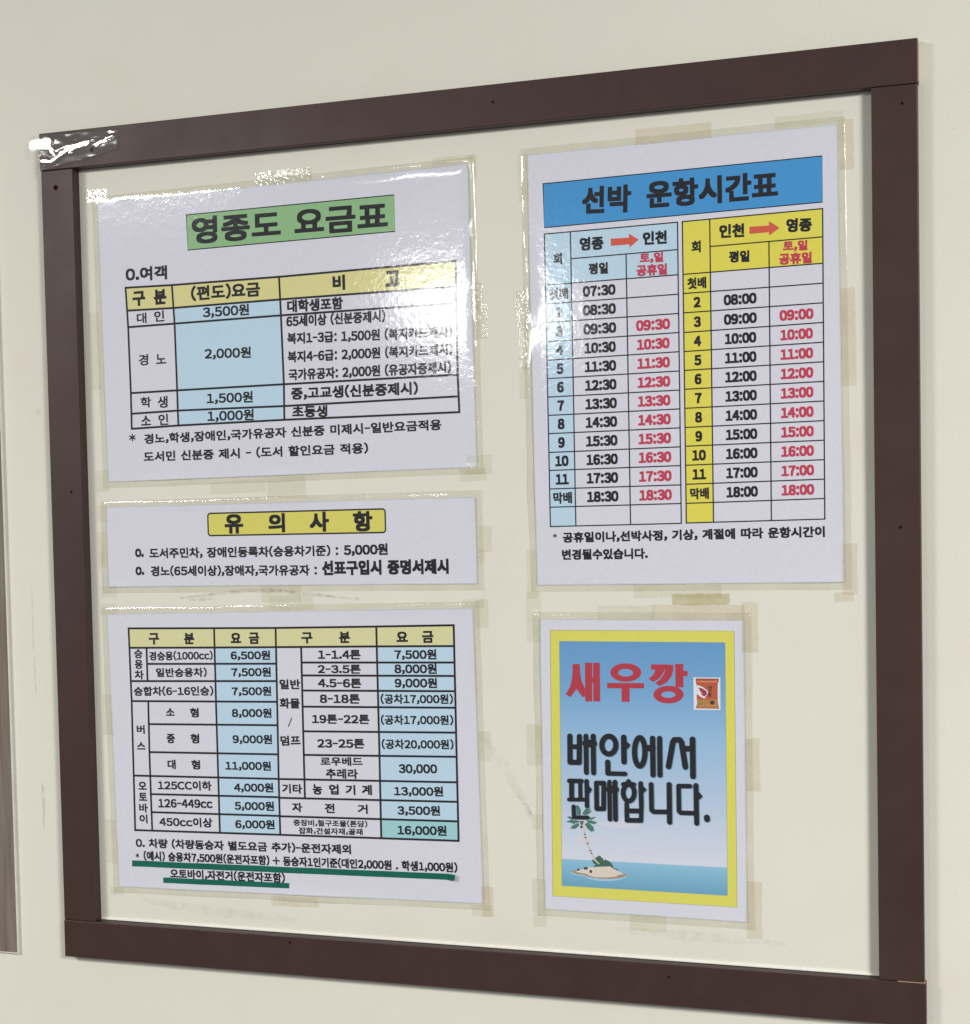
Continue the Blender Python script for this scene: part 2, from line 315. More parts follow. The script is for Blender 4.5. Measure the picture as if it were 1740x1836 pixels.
SHEETS={'p1':(-181.75, 134.84, 0.01116, 297.15, 210.8),
'p2':(-182.49, -20.76, 0.00515, 297.78, 61.14),
'p3':(-183.7, -175.2, 0.01641, 296.66, 210.41),
'p4':(114.28, 96.81, 0.00608, 209.88, 296.07),
'p5':(82.65, -177.11, -0.00063, 142.13, 203.92)}
TEXT={'p1title':[('영종도 요금표', 9.19, 76.67, -0.0137, 156.69, 19.58, 0.024, 0)],
'p1note':[('0.여객', -108.66, 49.39, -0.0251, 35.38, 10.27, 0.027, 0),('경노,학생,장애인,국가유공자 신분증 미제시-일반요금적용', 3.55, -74.11, -0.001, 238.79, 7.49, 0.023, 0),('도서민 신분증 제시 - (도서 할인요금 적용)', -25.26, -87.85, -0.0054, 183.41, 7.56, 0.023, 0),('*', -125.94, -72.43, 0.0, 5.62, 5.53, 0.019, 1)],
'p1tab':[('(편도)요금', -43.21, 31.33, -0.0101, 56.99, 10.58, 0.027, 0),('3,500원', -43.33, 16.96, -0.0102, 38.06, 8.35, 0.019, 0),('대학생포함', 28.51, 16.43, -0.013, 44.18, 8.82, 0.027, 0),('65세이상 (신분증제시)', 44.18, 5.29, -0.0156, 77.61, 8.17, 0.023, 0),('복지1-3급: 1,500원 (복지카드제시)', 69.4, -8.01, -0.0254, 127.52, 8.12, 0.023, 0),('복지4-6급: 2,000원 (복지카드제시)', 69.25, -20.83, -0.0173, 127.59, 8.13, 0.023, 0),('국가유공자: 2,000원 (유공자증제시)', 68.52, -33.53, -0.013, 125.61, 8.14, 0.023, 0),('중,고교생(신분증제시)', 56.63, -47.03, -0.0115, 99.01, 8.85, 0.027, 0),('초등생', 21.51, -59.96, -0.0284, 28.06, 8.36, 0.027, 0),('2,000원', -43.11, -13.92, -0.0289, 38.08, 8.25, 0.019, 0),('1,500원', -42.79, -46.69, -0.0198, 37.91, 8.27, 0.019, 0),('1,000원', -42.64, -59.78, -0.0166, 38.31, 8.28, 0.019, 0),('구', -115.78, 31.17, 0.0, 10.86, 10.95, 0.034, 1),('분', -97.66, 31.1, 0.0, 10.63, 11.22, 0.034, 1),('비', 47.89, 30.83, 0.0, 9.87, 10.95, 0.034, 1),('고', 89.59, 30.58, 0.0, 10.94, 11.15, 0.034, 1),('대', -114.03, 16.46, 0.0, 8.26, 7.84, 0.012, 1),('인', -99.08, 16.9, 0.0, 8.56, 8.13, 0.012, 1),('경', -113.81, -14.8, 0.0, 8.01, 8.41, 0.01, 1),('노', -98.85, -14.89, 0.0, 8.55, 7.32, 0.01, 1),('학', -113.23, -46.57, 0.0, 8.93, 7.99, 0.012, 1),('생', -98.83, -47.09, 0.0, 8.36, 8.75, 0.012, 1),('소', -113.68, -60.2, 0.0, 8.22, 7.38, 0.012, 1),('인', -98.9, -60.15, 0.0, 8.36, 8.32, 0.012, 1)],
'p2note':[('o.', -121.23, -4.78, 0.0101, 7.17, 8.53, 0.023, 0),('도서주민차, 장애인등록차(승용차기준) :', -34.98, -5.3, -0.0016, 155.57, 7.72, 0.023, 0),('5,000원', 64.39, -5.13, 0.0042, 34.24, 8.33, 0.028999999999999998, 0),('o.', -121.44, -18.43, 0.0137, 7.17, 8.54, 0.023, 0),('경노(65세이상),장애자,국가유공자 :', -43.23, -19.0, -0.0054, 137.44, 7.74, 0.023, 0),('선표구입시 증명서제시', 78.58, -17.96, 0.0017, 97.95, 10.62, 0.035, 0)],
'p3tab':[('경승용(1000cc)', -85.97, 72.77, 0.0039, 53.9, 6.78, 0.02, 0),('일반승용차)', -86.13, 60.19, 0.0037, 43.23, 6.79, 0.022, 0),('승합차(6-16인승)', -93.63, 46.06, 0.0066, 67.86, 6.98, 0.022, 0),('6,500원', -27.73, 72.78, -0.0005, 32.63, 7.01, 0.026000000000000002, 0),('7,500원', -27.7, 60.27, 0.0029, 32.73, 7.01, 0.026000000000000002, 0),('7,500원', -28.02, 46.09, 0.0067, 32.66, 7.02, 0.026000000000000002, 0),('8,000원', -28.57, 29.84, 0.0035, 32.86, 7.03, 0.026000000000000002, 0),('9,000원', -28.9, 10.26, 0.0037, 32.7, 7.04, 0.026000000000000002, 0),('11,000원', -33.35, -9.66, 0.0056, 37.81, 7.06, 0.026000000000000002, 0),('4,000원', -29.52, -25.87, 0.0134, 32.56, 7.06, 0.026000000000000002, 0),('5,000원', -29.54, -39.64, 0.012, 32.66, 7.07, 0.026000000000000002, 0),('6,000원', -29.69, -53.38, 0.0132, 32.68, 7.08, 0.026000000000000002, 0),('125CC이하', -87.43, -25.52, 0.0096, 45.93, 7.17, 0.022, 0),('126-449cc', -87.56, -39.25, 0.0133, 46.24, 6.67, 0.022, 0),('450cc이상', -87.75, -53.42, 0.0093, 45.29, 7.19, 0.022, 0),('일반', 3.56, 51.22, 0.0002, 16.91, 7.35, 0.024, 0),('화물', 2.89, 37.21, -0.0081, 16.37, 7.56, 0.024, 0),('덤프', 2.33, 9.64, 0.0362, 16.21, 7.38, 0.024, 0),('1-1.4톤', 44.12, 72.91, -0.0058, 33.79, 7.26, 0.026000000000000002, 0),('2-3.5톤', 43.62, 62.32, -0.0028, 34.14, 6.87, 0.026000000000000002, 0),('4.5-6톤', 43.51, 52.11, -0.0057, 34.35, 7.27, 0.026000000000000002, 0),('8-18톤', 43.2, 40.67, 0.0001, 31.92, 7.28, 0.026000000000000002, 0),('19톤-22톤', 43.14, 25.82, 0.0008, 45.6, 7.09, 0.026000000000000002, 0),('23-25톤', 42.59, 7.99, 0.0043, 37.41, 7.3, 0.026000000000000002, 0),('로우베드', 42.54, -5.16, 0.01, 33.69, 6.32, 0.024, 0),('추레라', 42.52, -14.14, 0.0029, 25.56, 7.12, 0.024, 0),('기타', 2.08, -26.06, -0.003, 16.4, 7.0, 0.024, 0),('중장비,철구조물(톤당)', 31.59, -50.89, 0.0083, 59.23, 4.77, 0.02, 0),('잡화,건설자재,골재', 31.68, -56.7, 0.0087, 51.16, 4.77, 0.02, 0),('7,500원', 103.42, 72.62, -0.0028, 32.18, 7.33, 0.026000000000000002, 0),('8,000원', 103.17, 62.35, -0.0029, 32.5, 7.34, 0.026000000000000002, 0),('9,000원', 102.97, 52.16, -0.003, 32.51, 7.35, 0.026000000000000002, 0),('(공차17,000원)', 103.05, 40.66, 0.0015, 55.55, 6.97, 0.022, 0),('(공차17,000원)', 102.66, 25.62, 0.004, 55.59, 6.97, 0.022, 0),('(공차20,000원)', 102.39, 8.14, 0.0071, 55.21, 6.98, 0.022, 0),('30,000', 102.1, -9.56, 0.0108, 29.49, 6.61, 0.026000000000000002, 0),('13,000원', 101.94, -25.77, 0.0116, 37.79, 7.2, 0.026000000000000002, 0),('3,500원', 101.52, -39.67, 0.014, 32.84, 7.21, 0.026000000000000002, 0),('16,000원', 103.42, -53.96, 0.0118, 37.78, 7.41, 0.026000000000000002, 0),('구', -108.22, 85.7, 0.0, 8.87, 8.77, 0.03, 1),('분', -78.17, 85.6, 0.0, 8.73, 8.53, 0.03, 1),('요', -39.12, 85.67, 0.0, 8.64, 7.61, 0.03, 1),('금', -24.04, 85.37, 0.0, 8.57, 8.57, 0.03, 1),('구', 18.96, 85.2, 0.0, 8.97, 8.29, 0.03, 1),('분', 48.93, 85.37, 0.0, 8.72, 8.32, 0.03, 1),('요', 93.71, 85.34, 0.0, 8.81, 7.44, 0.03, 1),('금', 113.4, 85.06, 0.0, 8.71, 8.56, 0.03, 1),('승', -122.29, 74.42, 0.0, 7.1, 7.02, 0.018000000000000002, 1),('용', -122.35, 66.39, 0.0, 7.0, 7.02, 0.018000000000000002, 1),('차', -122.31, 58.39, 0.0, 7.88, 6.94, 0.022, 1),('버', -123.07, 16.62, 0.0, 7.02, 6.88, 0.022, 1),('스', -123.24, 4.12, 0.0, 7.31, 5.76, 0.022, 1),('소', -96.92, 30.19, 0.0, 7.4, 5.88, 0.022, 1),('형', -76.41, 29.76, 0.0, 7.51, 7.29, 0.024, 1),('중', -97.47, 9.95, 0.0, 6.92, 7.17, 0.024, 1),('형', -76.91, 10.18, 0.0, 7.42, 7.47, 0.024, 1),('대', -97.69, -9.67, 0.0, 7.02, 7.18, 0.024, 1),('형', -77.14, -9.59, 0.0, 7.52, 7.32, 0.024, 1),('오', -123.64, -26.48, 0.0, 7.22, 6.12, 0.022, 1),('토', -123.66, -34.92, 0.0, 7.23, 6.13, 0.022, 1),('바', -123.65, -43.53, 0.0, 7.52, 6.99, 0.022, 1),('이', -124.02, -51.94, 0.0, 7.04, 6.91, 0.022, 1),('농', 22.48, -26.12, 0.0, 7.69, 7.76, 0.026000000000000002, 1),('업', 35.69, -25.93, 0.0, 7.74, 7.53, 0.026000000000000002, 1),('기', 48.9, -25.9, 0.0, 7.79, 7.41, 0.026000000000000002, 1),('계', 61.81, -25.71, 0.0, 8.05, 7.58, 0.026000000000000002, 1),('자', 5.59, -39.85, 0.0, 8.2, 7.0, 0.026000000000000002, 1),('전', 31.77, -39.79, 0.0, 7.97, 7.15, 0.026000000000000002, 1),('거', 58.0, -39.76, 0.0, 7.97, 7.0, 0.026000000000000002, 1),('/', 2.56, 23.14, 0.0, 3.39, 7.07, 0.022, 1)],
'p3note':[('0. 차량 (차량동승자 별도요금 추가)-운전자제외', -42.11, -70.05, 0.0049, 179.16, 7.15, 0.026000000000000002, 0),('(예시) 승용차7,500원(운전자포함) + 동승자1인기준(대인2,000원 . 학생1,000원)', 2.07, -80.05, 0.0012, 254.78, 7.19, 0.026000000000000002, 0),('오토바이,자전거(운전자포함)', -54.85, -92.93, 0.0032, 96.33, 7.19, 0.026000000000000002, 0),('*', -130.7, -80.34, 0.0, 2.95, 3.38, 0.03, 1)],
'p4title':[('선박', -49.23, 113.07, -0.0389, 34.14, 18.3, 0.026000000000000002, 0),('운항시간표', 22.34, 113.2, -0.0073, 87.62, 17.91, 0.026000000000000002, 0)],
'p4blue':[('영종', -60.39, 84.27, -0.0158, 16.74, 8.98, 0.033, 0),('인천', -16.5, 84.66, -0.0166, 16.45, 8.87, 0.033, 0),('평일', -55.99, 67.13, -0.0181, 13.56, 7.66, 0.031, 0),('인천', 35.34, 85.14, -0.0298, 16.61, 8.91, 0.033, 0),('영종', 79.33, 85.43, -0.0405, 16.54, 8.79, 0.033, 0),('평일', 39.99, 67.99, -0.0357, 13.52, 7.55, 0.031, 0),('회', -84.52, 75.63, 0.0, 6.16, 7.64, 0.024, 1),('회', 11.36, 76.54, 0.0, 6.15, 7.84, 0.024, 1),('첫배', -84.45, 51.98, 0.0054, 13.37, 7.7, 0.026, 0),('07:30', -55.82, 52.14, 0.0054, 22.89, 7.26, 0.036, 0),('2', -84.5, 39.22, 0.0044, 0.0, 7.33, 0.036, 0),('08:30', -55.88, 39.34, 0.0044, 22.89, 7.27, 0.036, 0),('3', -84.55, 26.33, 0.0062, 0.0, 7.34, 0.036, 0),('09:30', -55.95, 26.5, 0.0062, 22.9, 7.27, 0.036, 0),('4', -84.6, 13.41, 0.0084, 0.0, 7.34, 0.036, 0),('10:30', -56.01, 13.65, 0.0084, 21.93, 7.28, 0.036, 0),('5', -84.65, 0.76, 0.0064, 0.0, 7.35, 0.036, 0),('11:30', -56.07, 0.95, 0.0064, 21.94, 7.29, 0.036, 0),('6', -84.7, -11.87, 0.0045, 0.0, 7.36, 0.036, 0),('12:30', -56.13, -11.75, 0.0045, 21.94, 7.3, 0.036, 0),('7', -84.75, -24.51, 0.0042, 0.0, 7.37, 0.036, 0),('13:30', -56.19, -24.39, 0.0042, 21.95, 7.3, 0.036, 0),('8', -84.8, -37.06, 0.0032, 0.0, 7.37, 0.036, 0),('14:30', -56.25, -36.97, 0.0032, 21.96, 7.31, 0.036, 0),('9', -84.85, -49.81, 0.004, 0.0, 7.38, 0.036, 0),('15:30', -56.31, -49.7, 0.004, 21.97, 7.32, 0.036, 0),('10', -84.9, -62.47, 0.0044, 0.0, 7.39, 0.036, 0),('16:30', -56.37, -62.35, 0.0044, 21.97, 7.33, 0.036, 0),('11', -84.95, -75.06, 0.0024, 0.0, 7.4, 0.036, 0),('17:30', -56.44, -74.99, 0.0024, 21.98, 7.34, 0.036, 0),('막배', -85.0, -87.74, 0.0019, 13.42, 7.79, 0.026, 0),('18:30', -56.5, -87.68, 0.0019, 21.99, 7.34, 0.036, 0),('첫배', 11.35, 52.55, 0.0063, 12.63, 7.48, 0.026, 0),('2', 11.26, 39.79, 0.0065, 0.0, 7.12, 0.036, 0),('08:00', 39.99, 39.98, 0.0065, 21.62, 7.06, 0.036, 0),('3', 11.17, 26.87, 0.0095, 0.0, 7.13, 0.036, 0),('09:00', 39.88, 27.14, 0.0095, 21.63, 7.07, 0.036, 0),('4', 11.08, 14.04, 0.0109, 0.0, 7.14, 0.036, 0),('10:00', 39.78, 14.35, 0.0109, 20.71, 7.07, 0.036, 0),('5', 10.99, 1.42, 0.0094, 0.0, 7.14, 0.036, 0),('11:00', 39.68, 1.69, 0.0094, 20.72, 7.08, 0.036, 0),('6', 10.9, -11.17, 0.0082, 0.0, 7.15, 0.036, 0),('12:00', 39.57, -10.93, 0.0082, 20.73, 7.09, 0.036, 0),('7', 10.82, -23.82, 0.0075, 0.0, 7.16, 0.036, 0),('13:00', 39.47, -23.61, 0.0075, 20.73, 7.1, 0.036, 0),('8', 10.73, -36.57, 0.0076, 0.0, 7.17, 0.036, 0),('14:00', 39.37, -36.35, 0.0076, 20.74, 7.11, 0.036, 0),('9', 10.64, -49.25, 0.0069, 0.0, 7.18, 0.036, 0),('15:00', 39.27, -49.05, 0.0069, 20.75, 7.11, 0.036, 0),('10', 10.55, -61.89, 0.0062, 0.0, 7.18, 0.036, 0),('16:00', 39.16, -61.71, 0.0062, 20.76, 7.12, 0.036, 0),('11', 10.46, -74.62, 0.0069, 0.0, 7.19, 0.036, 0),('17:00', 39.06, -74.42, 0.0069, 20.77, 7.13, 0.036, 0),('막배', 10.37, -87.38, 0.008, 12.68, 7.57, 0.026, 0),('18:00', 38.96, -87.15, 0.008, 20.78, 7.14, 0.036, 0)],
'p4red':[('토,일', -19.06, 71.71, -0.0159, 16.11, 6.7, 0.033, 0),('공휴일', -19.06, 63.5, -0.0166, 20.99, 7.43, 0.033, 0),('토,일', 76.68, 72.23, -0.03, 15.9, 6.57, 0.033, 0),('공휴일', 76.6, 64.05, -0.0218, 21.28, 7.32, 0.033, 0),('09:30', -18.98, 26.73, 0.0062, 23.17, 7.19, 0.036, 0),('10:30', -19.06, 13.96, 0.0084, 22.22, 7.2, 0.036, 0),('11:30', -19.14, 1.18, 0.0064, 22.23, 7.21, 0.036, 0),('12:30', -19.22, -11.58, 0.0045, 22.24, 7.22, 0.036, 0),('13:30', -19.3, -24.23, 0.0042, 22.24, 7.22, 0.036, 0),('14:30', -19.38, -36.85, 0.0032, 22.25, 7.23, 0.036, 0),('15:30', -19.46, -49.55, 0.004, 22.26, 7.24, 0.036, 0),('16:30', -19.54, -62.18, 0.0044, 22.27, 7.25, 0.036, 0),('17:30', -19.62, -74.9, 0.0024, 22.28, 7.26, 0.036, 0),('18:30', -19.7, -87.61, 0.0019, 22.29, 7.26, 0.036, 0),('09:00', 76.69, 27.49, 0.0095, 21.87, 6.99, 0.036, 0),('10:00', 76.57, 14.75, 0.0109, 20.98, 6.99, 0.036, 0),('11:00', 76.45, 2.04, 0.0094, 20.98, 7.0, 0.036, 0),('12:00', 76.33, -10.63, 0.0082, 20.99, 7.01, 0.036, 0),('13:00', 76.22, -23.33, 0.0075, 21.0, 7.02, 0.036, 0),('14:00', 76.1, -36.07, 0.0076, 21.01, 7.03, 0.036, 0),('15:00', 75.98, -48.8, 0.0069, 21.02, 7.03, 0.036, 0),('16:00', 75.87, -61.48, 0.0062, 21.03, 7.04, 0.036, 0),('17:00', 75.75, -74.17, 0.0069, 21.04, 7.05, 0.036, 0),('18:00', 75.63, -86.86, 0.008, 21.04, 7.06, 0.036, 0)],
'p4note':[('공휴일이나,선박사정, 기상, 계절에 따라 운항시간이', 3.54, -114.84, 0.0034, 178.17, 7.11, 0.028999999999999998, 0),('변경될수있습니다.', -56.14, -126.95, -0.0009, 60.46, 7.23, 0.028999999999999998, 0),('*', -91.09, -113.78, 0.0, 2.9, 2.78, 0.024, 1)],
'p2title':[('유', -40.73, 15.44, 0.0, 15.37, 14.39, 0.03, 1),('의', -5.8, 15.45, 0.0, 13.74, 14.16, 0.03, 1),('사', 28.47, 15.53, 0.0, 15.52, 14.66, 0.03, 1),('항', 62.72, 15.19, 0.0, 15.23, 14.71, 0.03, 1)],
'p5bag':[('새', 47.65, 56.26, 0.0, 2.58, 2.03, 0.03, 1),('우', 47.71, 53.92, 0.0, 2.06, 2.21, 0.03, 1),('깡', 47.59, 51.15, 0.0, 2.57, 2.55, 0.03, 1)]}
LINES={'p1':[[(-126.79, 39.96),(-87.4, 39.07),(0.75, 38.49),(137.26, 39.12)], [(-125.93, 22.83),(-87.28, 22.09),(0.82, 22.12),(136.85, 21.51)], [(-125.86, 10.42),(-86.32, 10.46),(1.22, 10.59),(101.14, 10.08),(136.84, 10.03)], [(-125.76, -39.05),(-86.28, -39.11),(1.66, -39.35),(136.23, -40.0)], [(-125.59, -54.58),(-86.22, -54.13),(1.22, -55.17),(136.28, -55.17)], [(-126.19, -65.89),(-86.41, -65.26),(1.01, -65.14),(136.62, -66.24)], [(-126.79, 39.96),(-125.86, 10.42),(-125.76, -39.05),(-126.19, -65.89)], [(-87.4, 39.07),(-86.32, 10.46),(-86.28, -39.11),(-86.41, -65.26)], [(0.75, 38.49),(1.22, 10.59),(1.66, -39.35),(1.01, -65.14)], [(137.26, 39.12),(136.84, 10.03),(136.23, -40.0),(136.62, -66.24)]],
'p3':[[(-129.78, 93.8),(-56.87, 93.16),(-6.12, 92.76),(74.04, 92.88),(133.33, 93.15)], [(-129.02, 78.98),(-57.4, 78.68),(-6.75, 78.61),(73.67, 78.55),(132.97, 78.35)], [(-114.89, 66.63),(-6.93, 66.37)], [(-129.31, 53.56),(-7.22, 53.51)], [(-129.59, 38.29),(-7.45, 38.16)], [(-115.65, 20.77),(-7.76, 20.84)], [(-115.73, -0.61),(-8.09, -0.8)], [(-130.29, -18.83),(-8.58, -19.04)], [(-116.83, -32.76),(-8.77, -32.65)], [(-116.25, -46.59),(-8.75, -46.6)], [(-131.7, -60.78),(-9.1, -60.66),(131.2, -60.7)], [(14.34, 67.15),(132.82, 66.66)], [(14.33, 57.68),(132.45, 57.1)], [(14.21, 46.57),(132.25, 46.27)], [(13.92, 34.71),(132.09, 34.47)], [(13.22, 16.54),(131.92, 16.74)], [(12.92, -0.87),(131.47, -0.54)], [(-8.58, -19.08),(131.28, -18.76)], [(-8.43, -33.1),(131.26, -32.73)], [(-8.76, -46.81),(130.94, -46.72)], [(-129.78, 93.8),(-129.88, 38.29),(-131.7, -60.86)], [(-114.96, 78.88),(-115.33, 53.72)], [(-115.48, 37.92),(-116.46, -5.52),(-116.89, -60.46)], [(-56.87, 93.16),(-57.86, 36.88),(-59.12, -60.51)], [(-6.12, 92.76),(-7.62, 22.12),(-8.58, -19.08),(-9.1, -60.66)], [(13.93, 78.38),(12.45, -11.5),(12.16, -32.83)], [(74.04, 92.88),(72.74, -0.69),(71.71, -60.08)], [(133.33, 93.15),(131.99, -0.3),(131.2, -60.7)]],
'p4':[[(-93.67, 58.37),(-1.15, 58.89)], [(-93.71, 45.5),(-1.25, 45.97)], [(-93.75, 32.85),(-1.34, 33.18)], [(-93.8, 19.69),(-1.44, 20.5)], [(-93.84, 6.97),(-1.54, 7.72)], [(-93.88, -5.57),(-1.64, -5.14)], [(-93.92, -18.27),(-1.73, -17.87)], [(-93.96, -30.83),(-1.83, -30.46)], [(-94.0, -43.36),(-1.93, -43.14)], [(-94.05, -56.33),(-2.02, -55.83)], [(-94.09, -68.7),(-2.12, -68.39)], [(-94.13, -81.46),(-2.22, -81.33)], [(-94.17, -94.05),(-2.32, -93.83)], [(-94.21, -107.41),(-2.42, -107.18)], [(-93.56, 93.18),(-0.88, 93.65)], [(-74.54, 75.01),(-1.26, 75.54)], [(-93.56, 93.18),(-94.21, -107.41)], [(-75.06, 92.95),(-75.98, -107.22)], [(-36.5, 74.94),(-37.42, -107.14)], [(-0.88, 93.65),(-2.42, -107.18)], [(2.16, 58.84),(94.3, 59.49)], [(2.07, 46.15),(94.18, 46.66)], [(1.99, 33.31),(94.06, 34.0)], [(1.89, 20.26),(93.94, 21.32)], [(1.81, 7.61),(93.82, 8.55)], [(1.72, -4.94),(93.7, -4.15)], [(1.63, -17.55),(93.59, -16.84)], [(1.54, -30.24),(93.47, -29.57)], [(1.45, -43.05),(93.35, -42.32)], [(1.37, -55.58),(93.23, -55.04)], [(1.28, -68.31),(93.11, -67.71)], [(1.19, -81.05),(93.0, -80.39)], [(1.1, -93.85),(92.88, -93.05)], [(1.01, -107.03),(92.75, -106.45)], [(2.41, 93.76),(94.62, 94.61)], [(20.91, 75.91),(93.97, 76.47)], [(2.41, 93.76),(1.01, -107.03)], [(20.81, 93.39),(19.41, -106.65)], [(59.63, 75.95),(57.96, -106.58)], [(94.62, 94.61),(92.75, -106.45)]]}
FILLS={'p1':[('yellow', [(-126.79, 39.96),(-87.4, 39.07),(0.75, 38.49),(137.26, 39.12),(136.85, 21.51),(0.82, 22.12),(-87.28, 22.09),(-125.93, 22.83)]),('blue', [(-87.28, 22.09),(0.82, 22.12),(1.22, 10.59),(1.66, -39.35),(1.01, -65.14),(-86.41, -65.26),(-86.28, -39.11),(-86.32, 10.46)])],
'p3':[('yellow2', [(-129.78, 93.8),(133.33, 93.15),(132.97, 78.35),(-129.02, 78.98)]),('blue', [(-57.4, 78.68),(-6.75, 78.61),(-7.62, 22.12),(-9.1, -60.66),(-59.12, -60.51),(-57.86, 36.88)]),('blue', [(73.67, 78.55),(132.97, 78.35),(131.99, -0.3),(130.94, -46.72),(71.82, -46.67),(72.74, -0.69)]),('teal', [(71.82, -46.67),(130.94, -46.72),(131.2, -60.7),(71.71, -60.08)])],
'p4':[('blue', [(-93.56, 93.18),(-0.88, 93.65),(-1.15, 58.89),(-93.67, 58.37)]),('blue', [(-93.67, 58.37),(-75.22, 58.47),(-75.98, -107.37),(-94.21, -107.41)]),('yellow4', [(2.41, 93.76),(94.62, 94.61),(94.3, 59.49),(2.16, 58.84)]),('yellow4', [(2.16, 58.84),(20.57, 58.97),(19.41, -106.91),(1.01, -107.03)])]}
BOXES={'p1':[(-73.11, 89.68),(92.64, 89.11),(92.47, 63.53),(-73.0, 63.8)],
'p2':[(-62.19, 23.65),(80.26, 23.67),(80.19, 6.83),(-62.27, 7.13)],
'p4':[(-93.66, 127.38),(94.97, 128.44),(94.69, 98.83),(-93.61, 97.51)]}
ARROWS=[[(-46.86, 86.31),(-34.12, 86.05),(-34.21, 88.69),(-27.6, 84.29),(-33.89, 79.44),(-33.99, 81.64),(-46.9, 81.54)], [(47.1, 86.73),(59.96, 86.59),(59.86, 89.45),(66.7, 84.54),(59.92, 80.06),(59.88, 82.31),(47.01, 82.06)]]
GREEN=[[(-135.5, -84.26),(128.6, -84.58),(128.14, -88.97),(-135.72, -88.79)], [(-108.99, -96.39),(-3.34, -96.43),(-3.52, -100.35),(-109.19, -100.55)]]
POSTER={'out':[(-63.53, 94.12),(64.53, 94.37),(64.22, -92.13),(-64.94, -92.19)],
'inn':[(-56.99, 86.38),(58.29, 86.59),(57.83, -84.52),(-58.19, -84.44)]}
